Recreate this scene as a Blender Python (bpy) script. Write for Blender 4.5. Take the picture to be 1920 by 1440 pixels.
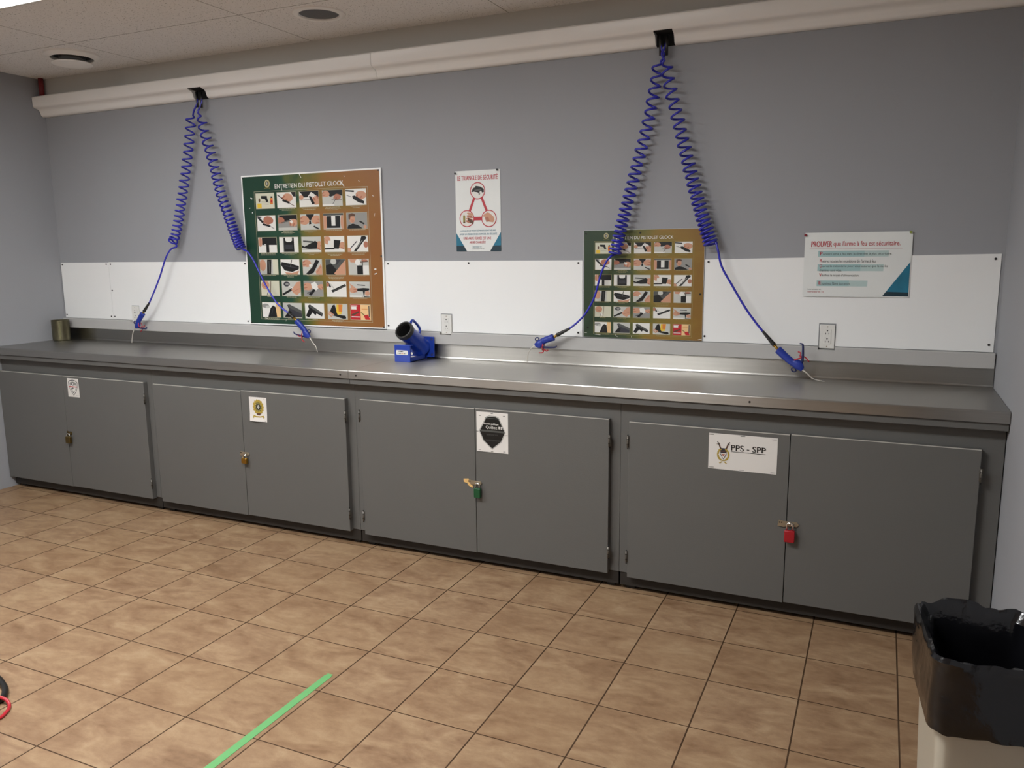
import bpy, bmesh, math, random
from mathutils import Vector, Matrix, noise
random.seed(7)
S = bpy.context.scene
for o in list(bpy.data.objects): bpy.data.objects.remove(o)
COL = S.collection
PI = math.pi

# ------------------------------------------------------------------ camera, world, exposure
cam = bpy.data.cameras.new('camera'); cam.sensor_width = 36; cam.lens = 1507.7*36/1920
cam.clip_start = 0.05
co = bpy.data.objects.new('camera', cam); COL.objects.link(co)
R = Matrix(((0.90927,-0.05975,0.41190),(0.41609,0.15475,-0.89606),(-0.01021,0.98615,0.16557)))
co.matrix_world = Matrix.Translation((0,-4.1,1.6355)) @ R.to_4x4()
S.camera = co
W = bpy.data.worlds.new('world'); S.world = W; W.use_nodes = True
W.node_tree.nodes['Background'].inputs[0].default_value = (.9,.93,1,1)
W.node_tree.nodes['Background'].inputs[1].default_value = 0.02
S.view_settings.view_transform = 'Standard'; S.view_settings.look = 'None'
S.view_settings.gamma = 1; S.view_settings.use_curve_mapping = False
S.view_settings.exposure = 0.3
# room numbers
XL, XR, YF, ZC = -5.57, 0.475, -7.6, 2.865
LAMP_CORNER, LAMP_MAIN, FILL_LEFT, FILL_REAR = 7, 36, 26, 12      # emission of the ceiling light diffusers; left and rear are added fill
LAMPCOL = (.97,.985,1.0)

# ------------------------------------------------------------------ materials
def srgb(h):
    if isinstance(h,str):
        h = h.lstrip('#'); c = [int(h[i:i+2],16)/255 for i in (0,2,4)]
    else: c = [v/255 for v in h]
    return tuple(v/12.92 if v<=.04045 else ((v+.055)/1.055)**2.4 for v in c)
MATS = {}
def mat(name, col=None, rough=.6, metal=0, spec=.5, var=.0, vscale=8, bump=0, bscale=60, coat=0, emit=None):
    if name in MATS: return MATS[name]
    m = bpy.data.materials.new(name); m.use_nodes = True
    nt = m.node_tree; b = nt.nodes['Principled BSDF']
    c = col if not isinstance(col,str) else srgb(col)
    b.inputs['Base Color'].default_value = (*c,1); b.inputs['Roughness'].default_value = rough
    b.inputs['Metallic'].default_value = metal; b.inputs['Specular IOR Level'].default_value = spec
    if coat: b.inputs['Coat Weight'].default_value = coat; b.inputs['Coat Roughness'].default_value = .15
    tc = nt.nodes.new('ShaderNodeTexCoord')
    if var:
        n = nt.nodes.new('ShaderNodeTexNoise'); n.inputs['Scale'].default_value = vscale; n.inputs['Detail'].default_value = 5
        nt.links.new(tc.outputs['Object'], n.inputs['Vector'])
        mx = nt.nodes.new('ShaderNodeMix'); mx.data_type = 'RGBA'
        mx.inputs[6].default_value = (*[v*(1-var) for v in c],1); mx.inputs[7].default_value = (*[min(1,v*(1+var)) for v in c],1)
        nt.links.new(n.outputs['Fac'], mx.inputs[0]); nt.links.new(mx.outputs[2], b.inputs['Base Color'])
    if bump:
        n = nt.nodes.new('ShaderNodeTexNoise'); n.inputs['Scale'].default_value = bscale; n.inputs['Detail'].default_value = 3
        nt.links.new(tc.outputs['Object'], n.inputs['Vector'])
        bp = nt.nodes.new('ShaderNodeBump'); bp.inputs['Strength'].default_value = bump; bp.inputs['Distance'].default_value = .002
        nt.links.new(n.outputs['Fac'], bp.inputs['Height']); nt.links.new(bp.outputs['Normal'], b.inputs['Normal'])
    if emit:
        b.inputs['Emission Color'].default_value = (*emit[:3],1); b.inputs['Emission Strength'].default_value = emit[3]
    MATS[name] = m
    return m

class NT:
    """tiny node helper"""
    def __init__(s, m): s.t = m.node_tree; s.b = s.t.nodes['Principled BSDF']
    def n(s, typ, **kw):
        x = s.t.nodes.new(typ)
        for k,v in kw.items(): setattr(x,k,v)
        return x
    def l(s, a, b): s.t.links.new(a,b)
    def m(s, op, a, b=None, c=None):
        x = s.n('ShaderNodeMath', operation=op)
        for i,v in enumerate((a,b,c)):
            if v is None: continue
            if isinstance(v,(int,float)): x.inputs[i].default_value = v
            else: s.l(v, x.inputs[i])
        return x.outputs[0]
    def noise(s, vec, scale, detail=4, rough=.5, dist=0):
        x = s.n('ShaderNodeTexNoise'); x.inputs['Scale'].default_value=scale; x.inputs['Detail'].default_value=detail
        x.inputs['Roughness'].default_value=rough; x.inputs['Distortion'].default_value=dist
        s.l(vec, x.inputs['Vector']); return x.outputs['Fac']
    def mix(s, f, a, b):
        x = s.n('ShaderNodeMix', data_type='RGBA')
        if isinstance(f,(int,float)): x.inputs[0].default_value=f
        else: s.l(f, x.inputs[0])
        for i,v in ((6,a),(7,b)):
            if isinstance(v,tuple): x.inputs[i].default_value=(*v[:3],1)
            else: s.l(v, x.inputs[i])
        return x.outputs[2]
    def ramp(s, f, stops):
        x = s.n('ShaderNodeValToRGB'); e = x.color_ramp.elements
        while len(e)<len(stops): e.new(.5)
        for k,(p,c) in enumerate(stops): e[k].position=p; e[k].color=(*c,1)
        s.l(f, x.inputs[0]); return x.outputs[0]
    def mapping(s, vec, scale=(1,1,1), loc=(0,0,0)):
        x = s.n('ShaderNodeMapping'); x.inputs['Scale'].default_value=scale; x.inputs['Location'].default_value=loc
        s.l(vec, x.inputs['Vector']); return x.outputs[0]

TILE, TX0, TY0 = .33, -3.1595, -.5473
def floor_material():
    m = mat('ceramic_floor_tile', (.3,.2,.13), rough=.42, spec=.4); k = NT(m)
    geo = k.n('ShaderNodeNewGeometry'); sp = k.n('ShaderNodeSeparateXYZ'); k.l(geo.outputs['Position'], sp.inputs[0])
    u = k.m('DIVIDE', k.m('SUBTRACT', sp.outputs[0], TX0), TILE); v = k.m('DIVIDE', k.m('SUBTRACT', sp.outputs[1], TY0), TILE)
    fu, fv = k.m('FRACT', u), k.m('FRACT', v)
    du = k.m('MINIMUM', fu, k.m('SUBTRACT', 1, fu)); dv = k.m('MINIMUM', fv, k.m('SUBTRACT', 1, fv))
    d = k.m('MINIMUM', du, k.m('MULTIPLY', dv, 1.25))
    grout = k.m('LESS_THAN', d, .0085)
    cell = k.n('ShaderNodeCombineXYZ'); k.l(k.m('FLOOR',u), cell.inputs[0]); k.l(k.m('FLOOR',v), cell.inputs[1])
    wn = k.n('ShaderNodeTexWhiteNoise'); wn.noise_dimensions='3D'; k.l(cell.outputs[0], wn.inputs['Vector'])
    off = k.n('ShaderNodeVectorMath', operation='MULTIPLY_ADD'); k.l(wn.outputs['Color'], off.inputs[0])
    off.inputs[1].default_value=(9,9,9); k.l(geo.outputs['Position'], off.inputs[2])
    n1 = k.noise(k.mapping(off.outputs[0],(3.2,6.5,1)), 1.6, 6, .55, .7)
    n2 = k.noise(k.mapping(off.outputs[0],(1,1.6,1)), 24, 5, .6)
    n3 = k.noise(geo.outputs['Position'], 260, 2, .7)
    f = k.m('ADD', k.m('MULTIPLY', n1, .68), k.m('MULTIPLY', n2, .32))
    base = k.ramp(f, [(.30,srgb('#6f533b')),(.44,srgb('#866a50')),(.56,srgb('#967b5e')),(.72,srgb('#a68e70'))])
    tint = k.mix(k.m('MULTIPLY', wn.outputs['Value'], .20), base, srgb('#80613f'))
    tint = k.mix(k.m('MULTIPLY', k.m('GREATER_THAN', n3, .62), .18), tint, srgb('#5e432c'))
    col = k.mix(grout, tint, srgb('#3f2a15'))
    k.l(col, k.b.inputs['Base Color'])
    k.l(k.m('ADD', k.m('MULTIPLY', grout, .4), k.m('ADD', .38, k.m('MULTIPLY', n2, .16))), k.b.inputs['Roughness'])
    bp = k.n('ShaderNodeBump'); bp.inputs['Strength'].default_value=.5; bp.inputs['Distance'].default_value=.003
    hh = k.m('ADD', k.m('MULTIPLY', k.m('SUBTRACT', 1, grout), 1), k.m('MULTIPLY', n2, .25))
    k.l(hh, bp.inputs['Height']); k.l(bp.outputs['Normal'], k.b.inputs['Normal'])
    return m
def ceiling_material():
    m = mat('acoustic_ceiling_tile', (.6,.56,.5), rough=.95, spec=.1); k = NT(m)
    geo = k.n('ShaderNodeNewGeometry'); sp = k.n('ShaderNodeSeparateXYZ'); k.l(geo.outputs['Position'], sp.inputs[0])
    u = k.m('FRACT', k.m('DIVIDE', k.m('ADD', sp.outputs[0], 4.46), 1.29)); v = k.m('FRACT', k.m('DIVIDE', k.m('ADD', sp.outputs[1], .605), .62))
    du = k.m('MULTIPLY', k.m('MINIMUM', u, k.m('SUBTRACT',1,u)), 1.29); dv = k.m('MULTIPLY', k.m('MINIMUM', v, k.m('SUBTRACT',1,v)), .62)
    line = k.m('LESS_THAN', k.m('MINIMUM', du, dv), .0028)
    n = k.noise(geo.outputs['Position'], 120, 2, .5); n2 = k.noise(geo.outputs['Position'], 60, 4, .6)
    spk = k.m('GREATER_THAN', n, .655)
    c = k.mix(n2, srgb('#e0dedb'), srgb('#f2f0ee'))
    c = k.mix(k.m('MULTIPLY', spk, .7), c, srgb('#5d564e'))
    c = k.mix(k.m('MULTIPLY', line, .75), c, srgb('#6d665d'))
    k.l(c, k.b.inputs['Base Color']); return m
def steel_material():
    m = mat('brushed_stainless', (.6,.58,.54), rough=.34, metal=1); k = NT(m)
    geo = k.n('ShaderNodeNewGeometry')
    n = k.noise(k.mapping(geo.outputs['Position'],(1.2,160,160)), 1.0, 5, .6)
    n2 = k.noise(geo.outputs['Position'], 3.1, 4, .6)
    k.l(k.mix(k.m('ADD',k.m('MULTIPLY',n,.6),k.m('MULTIPLY',n2,.4)), (.36,.35,.325),(.50,.485,.455)), k.b.inputs['Base Color'])
    k.l(k.m('ADD', .24, k.m('ADD', k.m('MULTIPLY', n, .10), k.m('MULTIPLY', n2, .12))), k.b.inputs['Roughness'])
    bp = k.n('ShaderNodeBump'); bp.inputs['Strength'].default_value=.12; bp.inputs['Distance'].default_value=.0006
    k.l(n, bp.inputs['Height']); k.l(bp.outputs['Normal'], k.b.inputs['Normal'])
    k.b.inputs['Anisotropic'].default_value = .82; k.b.inputs['Anisotropic Rotation'].default_value = .25
    tv = k.n('ShaderNodeCombineXYZ'); tv.inputs[0].default_value = 1; k.l(tv.outputs[0], k.b.inputs['Tangent'])
    return m
def poster_material(name, cols):
    """printed green-to-ochre ground of the poster, in generated coordinates"""
    m = mat(name, (.2,.2,.1), rough=.33, spec=.45); k = NT(m)
    at = k.n('ShaderNodeUVMap'); at.uv_map = 'print'
    sp = k.n('ShaderNodeSeparateXYZ'); k.l(at.outputs[0], sp.inputs[0])
    n = k.noise(k.mapping(at.outputs[0],(1.6,2.6,1)), 1.7, 3, .5, .6)
    n2 = k.noise(k.mapping(at.outputs[0],(14,3,1)), 5, 3, .6)
    f = k.m('ADD', sp.outputs[0], k.m('MULTIPLY', k.m('SUBTRACT', n, .5), .9))
    f = k.m('ADD', f, k.m('MULTIPLY', k.m('SUBTRACT', n2, .5), .08))
    k.l(k.ramp(f, cols), k.b.inputs['Base Color']); return m

M_wall = mat('grey_wall_paint', srgb('#98999c'), rough=.7, spec=.25, var=.03, vscale=2, bump=.15, bscale=220)
M_soffit = mat('beige_wall_paint', srgb('#c2bfb8'), rough=.8, spec=.2)
M_floor, M_ceil, M_steel = floor_material(), ceiling_material(), steel_material()
M_board = mat('white_melamine', srgb('#e8e8e6'), rough=.5, spec=.35, var=.02, vscale=3)
M_ledge = mat('pale_grey_ledge_paint', srgb('#b0aeab'), rough=.5, var=.05, vscale=6)
M_cab = mat('grey_cabinet_paint', srgb('#5e5d5a'), rough=.5, spec=.4, var=.035, vscale=5, bump=.25, bscale=180)
M_cabedge = mat('door_edge_highlight', srgb('#b4b0a8'), rough=.45)  # pale colour that paints the highlight on the door top edges
M_hinge = mat('painted_steel_hinge', srgb('#6a665f'), rough=.4, metal=.6)
M_toe = mat('dark_toe_kick', srgb('#26221e'), rough=.6, var=.15, vscale=7)
M_duct = mat('cream_duct_plastic', srgb('#efece7'), rough=.28, spec=.5)
M_black = mat('black_plastic', srgb('#151413'), rough=.4)
M_hole = mat('dark_opening_shade', srgb('#0d0c0b'), rough=.9)
M_screw = mat('dark_screw_head', srgb('#2b2927'), rough=.45, metal=.5)
M_white = mat('white_plastic', srgb('#dad8d2'), rough=.4)
M_hose = mat('blue_polyurethane_hose', srgb('#2a2ba6'), rough=.25, spec=.6)
M_gun = mat('blue_gun_plastic', srgb('#1b3290'), rough=.4, spec=.5)
M_gund = mat('dark_blue_gun_plastic', srgb('#141c52'), rough=.4)
M_red = mat('red_tie', srgb('#b3202a'), rough=.4)
M_brass = mat('brass', srgb('#b08a3e'), rough=.3, metal=1)
M_brassd = mat('aged_brass', srgb('#6b5830'), rough=.4, metal=.9)
M_chrome = mat('chrome', (.75,.74,.7), rough=.14, metal=1)
M_zinc = mat('zinc_plate', srgb('#a79c88'), rough=.35, metal=.75, var=.1, vscale=60)
M_trap = mat('blue_enamel', srgb('#193a9c'), rough=.28, spec=.6, coat=.3)
M_rubber = mat('black_rubber', srgb('#2a2927'), rough=.55)
M_tin = mat('rusty_tin', srgb('#6f6a55'), rough=.38, metal=.85, var=.35, vscale=18)
M_bag = mat('black_bin_liner', (.004,.004,.005), rough=.16, spec=.6, bump=1.0, bscale=30)
M_bin = mat('beige_bin_plastic', srgb('#b5ad9c'), rough=.5)
M_tape = mat('green_floor_tape', srgb('#62a062'), rough=.5, var=.08, vscale=20)
M_paper = mat('white_paper', srgb('#d6d2cc'), rough=.8, spec=.1)
M_nozzle = mat('pale_nozzle_tube', srgb('#d5cfc4'), rough=.25, metal=.3)

# ------------------------------------------------------------------ mesh builder
class MB:
    def __init__(s): s.bm = bmesh.new(); s.mats = []; s.uv = None
    def mi(s, m):
        if m not in s.mats: s.mats.append(m)
        return s.mats.index(m)
    def face(s, vs, m, smooth=False):
        try: f = s.bm.faces.new(vs)
        except ValueError: return None
        f.material_index = s.mi(m); f.smooth = smooth; return f
    def box(s, x0,x1,y0,y1,z0,z1, m, bev=0, rot=None):
        g = bmesh.ops.create_cube(s.bm, size=1)
        vs = g['verts']
        for v in vs: v.co = Vector(((x0+x1)/2+v.co.x*(x1-x0),(y0+y1)/2+v.co.y*(y1-y0),(z0+z1)/2+v.co.z*(z1-z0)))
        if rot:
            c = Vector(((x0+x1)/2,(y0+y1)/2,(z0+z1)/2))
            for v in vs: v.co = c + rot @ (v.co-c)
        fs = list({f for v in vs for f in v.link_faces}); i = s.mi(m)
        for f in fs: f.material_index = i
        if bev:
            es = list({e for v in vs for e in v.link_edges})
            r = bmesh.ops.bevel(s.bm, geom=es, offset=bev, segments=2, affect='EDGES', profile=.5)
            for f in r['faces']: f.material_index = i; f.smooth = True
    def ring(s, c, ax, r, n=20, ry=None, up=None, ph=0):
        ax = Vector(ax).normalized(); u = up.copy() if up is not None else (Vector((0,0,1)) if abs(ax.z)<.9 else Vector((1,0,0)))
        u = (u - ax*u.dot(ax)).normalized(); w = ax.cross(u); ry = r if ry is None else ry
        return [s.bm.verts.new(Vector(c)+u*math.cos(2*PI*i/n+ph)*ry+w*math.sin(2*PI*i/n+ph)*r) for i in range(n)]
    def bridge(s, a, b, m, smooth=True):
        n = len(a)
        for i in range(n): s.face([a[i],a[(i+1)%n],b[(i+1)%n],b[i]], m, smooth)
    def loft(s, rings, m, cap=True, smooth=True):
        for a,b in zip(rings,rings[1:]): s.bridge(a,b,m,smooth)
        if cap: s.face(list(reversed(rings[0])), m); s.face(rings[-1], m)
    def cyl(s, p0, p1, r0, m, r1=None, n=20, cap=True):
        p0,p1 = Vector(p0),Vector(p1); ax = p1-p0
        s.loft([s.ring(p0,ax,r0,n), s.ring(p1,ax,r0 if r1 is None else r1,n)], m, cap)
    def lathe(s, c, ax, prof, m, n=32, cap=False):
        """prof: list of (radius, distance along axis)"""
        ax = Vector(ax).normalized(); c = Vector(c)
        s.loft([s.ring(c+ax*h, ax, max(r,1e-4), n) for r,h in prof], m, cap)
    def tube(s, pts, r, m, n=8, cap=True, radii=None):
        pts = [Vector(p) for p in pts]; rings = []; up = None
        for i,p in enumerate(pts):
            t = (pts[min(i+1,len(pts)-1)]-pts[max(i-1,0)])
            if t.length<1e-9: continue
            t.normalize()
            if up is None: up = Vector((0,0,1)) if abs(t.z)<.9 else Vector((0,1,0))
            up = (up - t*up.dot(t)).normalized()
            rings.append(s.ring(p, t, radii[i] if radii else r, n, up=up))
        s.loft(rings, m, cap)
    def poly(s, pts, m):
        return s.face([s.bm.verts.new(Vector(p)) for p in pts], m)
    def prism_x(s, prof, x0, x1, m, smooth=False):
        """closed profile of (y,z) extruded along x"""
        a = [s.bm.verts.new((x0,y,z)) for y,z in prof]; b = [s.bm.verts.new((x1,y,z)) for y,z in prof]
        n = len(prof)
        for i in range(n): s.face([a[i],a[(i+1)%n],b[(i+1)%n],b[i]], m, smooth)
        s.face(list(reversed(a)), m); s.face(b, m)
    def prism_y(s, prof, y0, y1, m, bev=0):
        """outline of (x,z) extruded along y"""
        a = [s.bm.verts.new((x,y0,z)) for x,z in prof]; b = [s.bm.verts.new((x,y1,z)) for x,z in prof]
        n = len(prof); fs = []
        for i in range(n): fs.append(s.face([a[i],a[(i+1)%n],b[(i+1)%n],b[i]], m))
        s.face(list(reversed(a)), m); s.face(b, m)
    def text(s, txt, x0, x1, z0, z1, y, m, bold=0, fit='both', align='L', yrot=0):
        """flat lettering on a plane facing -y, fitted into the box"""
        cu = bpy.data.curves.new('t','FONT'); cu.body = txt; cu.size = 1; cu.resolution_u = 3
        ob = bpy.data.objects.new('t', cu); COL.objects.link(ob)
        dg = bpy.context.evaluated_depsgraph_get(); dg.update()
        me = bpy.data.meshes.new_from_object(ob.evaluated_get(dg))
        vs = [v.co.copy() for v in me.vertices]
        if vs:
            ax,bx = min(v.x for v in vs), max(v.x for v in vs); ay,by = min(v.y for v in vs), max(v.y for v in vs)
            sx = (x1-x0)/(bx-ax); sz = (z1-z0)/(by-ay)
            for q in ((-1,0,1) if bold else (0,)):
                nv = [s.bm.verts.new((x0+(v.x-ax)*sx+q*bold*min(sx,sz)*.8, y-.00003*q, z0+(v.y-ay)*sz)) for v in vs]
                for p in me.polygons: s.face([nv[i] for i in p.vertices], m)
        bpy.data.objects.remove(ob); bpy.data.meshes.remove(me); bpy.data.curves.remove(cu)
    def build(s, name, parent=None, autosmooth=False, ang=35):
        root = parent
        org = Vector((0,0,0))
        if parent is not None: org = Vector(parent.get('_o',(0,0,0)))
        bmesh.ops.recalc_face_normals(s.bm, faces=s.bm.faces[:]) if not getattr(s,'flat',False) else None
        if org.length: bmesh.ops.translate(s.bm, verts=s.bm.verts[:], vec=-org)
        me = bpy.data.meshes.new(name); s.bm.to_mesh(me); s.bm.free()
        for m in s.mats: me.materials.append(m)
        if autosmooth: me.shade_smooth() if hasattr(me,'shade_smooth') else None
        if autosmooth: me.set_sharp_from_angle(angle=math.radians(ang))
        o = bpy.data.objects.new(name, me); COL.objects.link(o)
        if parent is not None: o.parent = parent; o['_o'] = tuple(org)
        return o
def thing(name, label, cat, loc, group=None):
    o = bpy.data.objects.new(name, None); COL.objects.link(o); o.location = loc; o['_o'] = tuple(loc)
    o.empty_display_size = .05
    o['label'] = label; o['category'] = cat
    if group: o['group'] = group
    return o
def tag(o, label, cat, group=None):
    o['label'] = label; o['category'] = cat
    if group: o['group'] = group
    return o
def struct(o): o['kind'] = 'structure'; return o
def onebox(name, parent, a, m, bev=0):
    b = MB(); b.box(*a, m, bev); return b.build(name, parent)

# ------------------------------------------------------------------ room shell
struct(onebox('floor', None, (XL-.1,XR+.1,YF-.1,.1,-.1,0), M_floor))
struct(onebox('ceiling', None, (XL-.1,XR+.1,YF-.1,.1,ZC,ZC+.1), M_ceil))
struct(onebox('wall_back', None, (XL-.1,XR+.1,0,.1,0,ZC), M_wall))
struct(onebox('wall_left', None, (XL-.1,XL,YF,0,0,ZC), M_wall))
struct(onebox('wall_right', None, (XR,XR+.1,YF,0,0,ZC), M_wall))
struct(onebox('wall_front', None, (XL-.1,XR+.1,YF-.1,YF,0,ZC), mat('white_wall_paint', srgb('#e4e2dc'), rough=.8)))
struct(onebox('trim_1', None, (XL,XR,-.006,0,2.71,ZC), M_soffit))           # beige band above the duct
LEDGE = [(0,1.09),(-.021,1.09),(-.024,1.093),(-.024,1.156),(-.021,1.16),(0,1.16)]
NOTCH = [(0,1.09),(-.021,1.09),(-.024,1.093),(-.024,1.146),(0,1.146)]
b = MB(); xs = [XL,-4.862,-4.787,-2.335,-2.260,-.265,-.189,XR-.006]
for i in range(7): b.prism_x(NOTCH if i%2 else LEDGE, xs[i], xs[i+1], M_ledge)
struct(b.build('trim_2'))

# ------------------------------------------------------------------ ceiling lights (troffers let into the tile grid), plus two added fill lights
def troffer(x0, y1, label, power):
    x1, y0 = x0+1.28, y1-.6
    t = thing('ceiling_light', label, 'ceiling light', ((x0+x1)/2,(y0+y1)/2,ZC), 'fluorescent ceiling lights')
    b = MB(); f = .02
    for a in ((x0,x1,y0,y0+f),(x0,x1,y1-f,y1),(x0,x0+f,y0+f,y1-f),(x1-f,x1,y0+f,y1-f)): b.box(*a, ZC-.006, ZC, M_white)
    b.build('frame', t)
    m = mat('lit_diffuser_%g' % power, (.9,.9,.88), rough=.6, emit=(*LAMPCOL, power))
    b = MB(); b.box(x0+f,x1-f,y0+f,y1-f,ZC-.004,ZC-.001, m); b.build('diffuser', t)
troffer(-4.46, -1.225, 'lit fluorescent ceiling light nearest the left wall, at the top left corner', LAMP_CORNER)
troffer(-2.40, -2.465, 'lit fluorescent ceiling light, above the floor in front of the middle cabinets', LAMP_MAIN)
troffer(-4.46, -2.465, 'added unseen ceiling fill light above the floor in front of the left cabinets', FILL_LEFT)  # added out of view to brighten the left side of the wall
troffer(-4.46, -4.945, 'added unseen ceiling fill light behind the camera, nearer the left wall', FILL_REAR)  # added out of view as fill from the back of the room

# ------------------------------------------------------------------ white moulded duct along the top of the wall
PROF = [(0,2.735),(-.088,2.735),(-.095,2.728),(-.093,2.672),(-.088,2.663),(-.078,2.657),(-.064,2.654),(-.052,2.648),(-.044,2.638),(-.040,2.626),(-.036,2.614),(-.028,2.607),(-.018,2.604),(0,2.604)]
PROFN = [(0,2.735),(-.088,2.735),(-.095,2.728),(-.093,2.672),(-.089,2.664),(0,2.664)]
duct = thing('wall_duct', 'cream moulded plastic duct running along the top of the back wall', 'duct', (-2.55,0,2.604))
cuts = [(XL+.004,-4.098,0),(-4.098,-3.985,1),(-3.985,-2.698,0)]
b = MB()
for x0,x1,nt in cuts: b.prism_x(PROFN if nt else PROF, x0, x1, M_duct, not nt)
b.build('duct_section', duct, True)
b = MB()
for x0,x1,nt in [(-2.696,-1.078,0),(-1.078,-.986,1),(-.986,XR-.002,0)]: b.prism_x(PROFN if nt else PROF, x0, x1, M_duct, not nt)
b.build('duct_section', duct, True)
for x0,x1 in ((-4.098,-3.985),(-1.078,-.986)):
    b = MB(); b.box(x0+.001,x1-.001,-.012,-.001,2.606,2.664, M_hole); b.box(x0+.001,x1-.001,-.085,-.011,2.6605,2.6645, M_hole); b.build('outlet_shade_sheets', duct)  # dark sheets put the shade inside the notch into colour
p = MB(); p.cyl((-5.535,-.035,2.737),(-5.535,-.035,ZC), .017, mat('dark_red_pipe', srgb('#7a2226'), rough=.45)); p.cyl((-5.535,-.035,2.737),(-5.535,-.035,2.752), .022, MATS['dark_red_pipe'])
tag(p.build('sprinkler_pipe'), 'short dark red pipe between duct and ceiling in the left corner', 'pipe')

# ------------------------------------------------------------------ ceiling fixtures
v = thing('ceiling_vent', 'round white ceiling vent with a dropped centre disc, near left corner', 'vent', (-4.70,-.42,ZC))
b = MB(); c = (-4.70,-.42,ZC)
b.lathe(c, (0,0,-1), [(.158,0),(.157,.010),(.140,.024),(.124,.028),(.120,.022),(.120,0)], mat('white_vent_enamel', srgb('#f2f0ec'), rough=.35), 40); b.build('flange', v, True)
b = MB(); b.lathe(c, (0,0,-1), [(.001,.046),(.10,.049),(.117,.056),(.116,.061),(.09,.067),(.001,.071)], MATS['white_vent_enamel'], 36); b.build('centre_disc', v, True)
b = MB(); b.cyl((c[0],c[1],ZC-.012),(c[0],c[1],ZC-.002), .118, M_hole, n=36); b.cyl((c[0],c[1],ZC-.048),(c[0],c[1],ZC-.012), .075, mat('grey_vent_core', srgb('#6a6764'), rough=.5), n=32); b.build('throat', v)
v = thing('recessed_ceiling_speaker', 'round white-rimmed ceiling fixture with a dark grey recessed centre', 'ceiling fixture', (-2.775,-.44,ZC))
b = MB(); c = (-2.775,-.44,ZC)
b.lathe(c, (0,0,-1), [(.138,0),(.136,.006),(.118,.012),(.107,.010),(.103,.004),(.103,0)], MATS['white_vent_enamel'], 40); b.build('rim', v, True)
b = MB(); b.lathe(c, (0,0,-1), [(.103,.001),(.09,.003),(.05,.005),(.001,.006)], mat('dark_grey_grille', srgb('#4b4a4c'), rough=.45, bump=.4, bscale=400), 36); b.build('grille', v, True)

# ------------------------------------------------------------------ white boards along the wall
def screw(b, x, z, y, r=.0055): b.cyl((x,y,z),(x,y-.0025,z), r, M_screw, n=10)
BZ0, BZ1 = 1.163, 1.572
def board(x0, x1, screws, label, notch=None, zt=None):
    t = thing('wall_board', label, 'wall board', ((x0+x1)/2,0,BZ0), 'white splash boards above the worktop')
    b = MB(); zt0, zt1 = zt or (BZ1,BZ1)
    if notch:
        n0,n1,nz = notch
        prof = [(x0,BZ0),(n0,BZ0),(n0,nz),(n1,nz),(n1,BZ0),(x1,BZ0),(x1,zt1),(x0,zt0)]
    else: prof = [(x0,BZ0),(x1,BZ0),(x1,zt1),(x0,zt0)]
    b.prism_y(prof, -.004, -.0005, M_board); b.build('panel', t)
    for x,z in screws:
        b = MB(); screw(b, x, z, -.004); b.build('screw', t)
board(-5.562,-5.058,[(-5.545,1.555),(-5.548,1.185),(-5.08,1.557),(-5.075,1.183)], 'white wall board at the far left end, above the tin can', None,(1.568,1.57))
board(-5.056,-3.760,[(-5.037,1.557),(-5.043,1.37),(-5.04,1.183),(-3.79,1.558),(-3.795,1.183)], 'white wall board behind the left blow gun, left of the large poster', (-4.862,-4.787,1.267))
board(-2.712,-1.462,[(-2.687,1.556),(-2.698,1.187),(-2.146,1.559),(-1.485,1.558),(-1.485,1.185)], 'white wall board between the two picture posters, behind the blue steel tube', (-2.335,-2.260,1.268))
board(-.815,.462,[(-.797,1.562),(-.806,1.190),(.440,1.572),(.443,1.195)], 'white wall board at the right end, around the right-hand outlet', (-.265,-.189,1.271),(1.574,1.594))

# ------------------------------------------------------------------ outlets
def outlet(cx, cz, label, y=-.0):
    t = thing('wall_outlet', label, 'outlet', (cx,y,cz-.058), 'power outlets above the worktop')
    yb = -.011
    b = MB(); b.box(cx-.034,cx+.034,yb,-.0005,cz-.057,cz+.057, M_white, .0025)
    b.build('cover_plate', t)
    b = MB(); b.box(cx-.0175,cx+.0175,yb-.002,yb+.004,cz-.035,cz+.035, M_white, .001); b.build('socket_insert', t)
    for s in (-1,1):
        q = MB(); zz = cz+s*.019
        q.cyl((cx,yb-.0022,zz+.009),(cx,yb-.0030,zz+.009), .0032, M_hole, n=10)
        q.box(cx-.0085,cx-.0060,yb-.0030,yb-.0021,zz-.009,zz-.001, M_hole); q.box(cx+.0058,cx+.0083,yb-.0030,yb-.0021,zz-.008,zz-.001, M_hole)
        q.build('socket_slots', t)
        q = MB(); q.cyl((cx,yb,cz+s*.047),(cx,yb-.0015,cz+s*.047), .0028, M_zinc, n=8); q.build('plate_screw', t)
outlet(-4.824,1.205,'white power outlet behind the leftmost blow gun')
outlet(-2.296,1.207,'white power outlet right of the blue steel tube')
outlet(-.226,1.209,'white power outlet at the right end, beside the rightmost blow gun')

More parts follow.
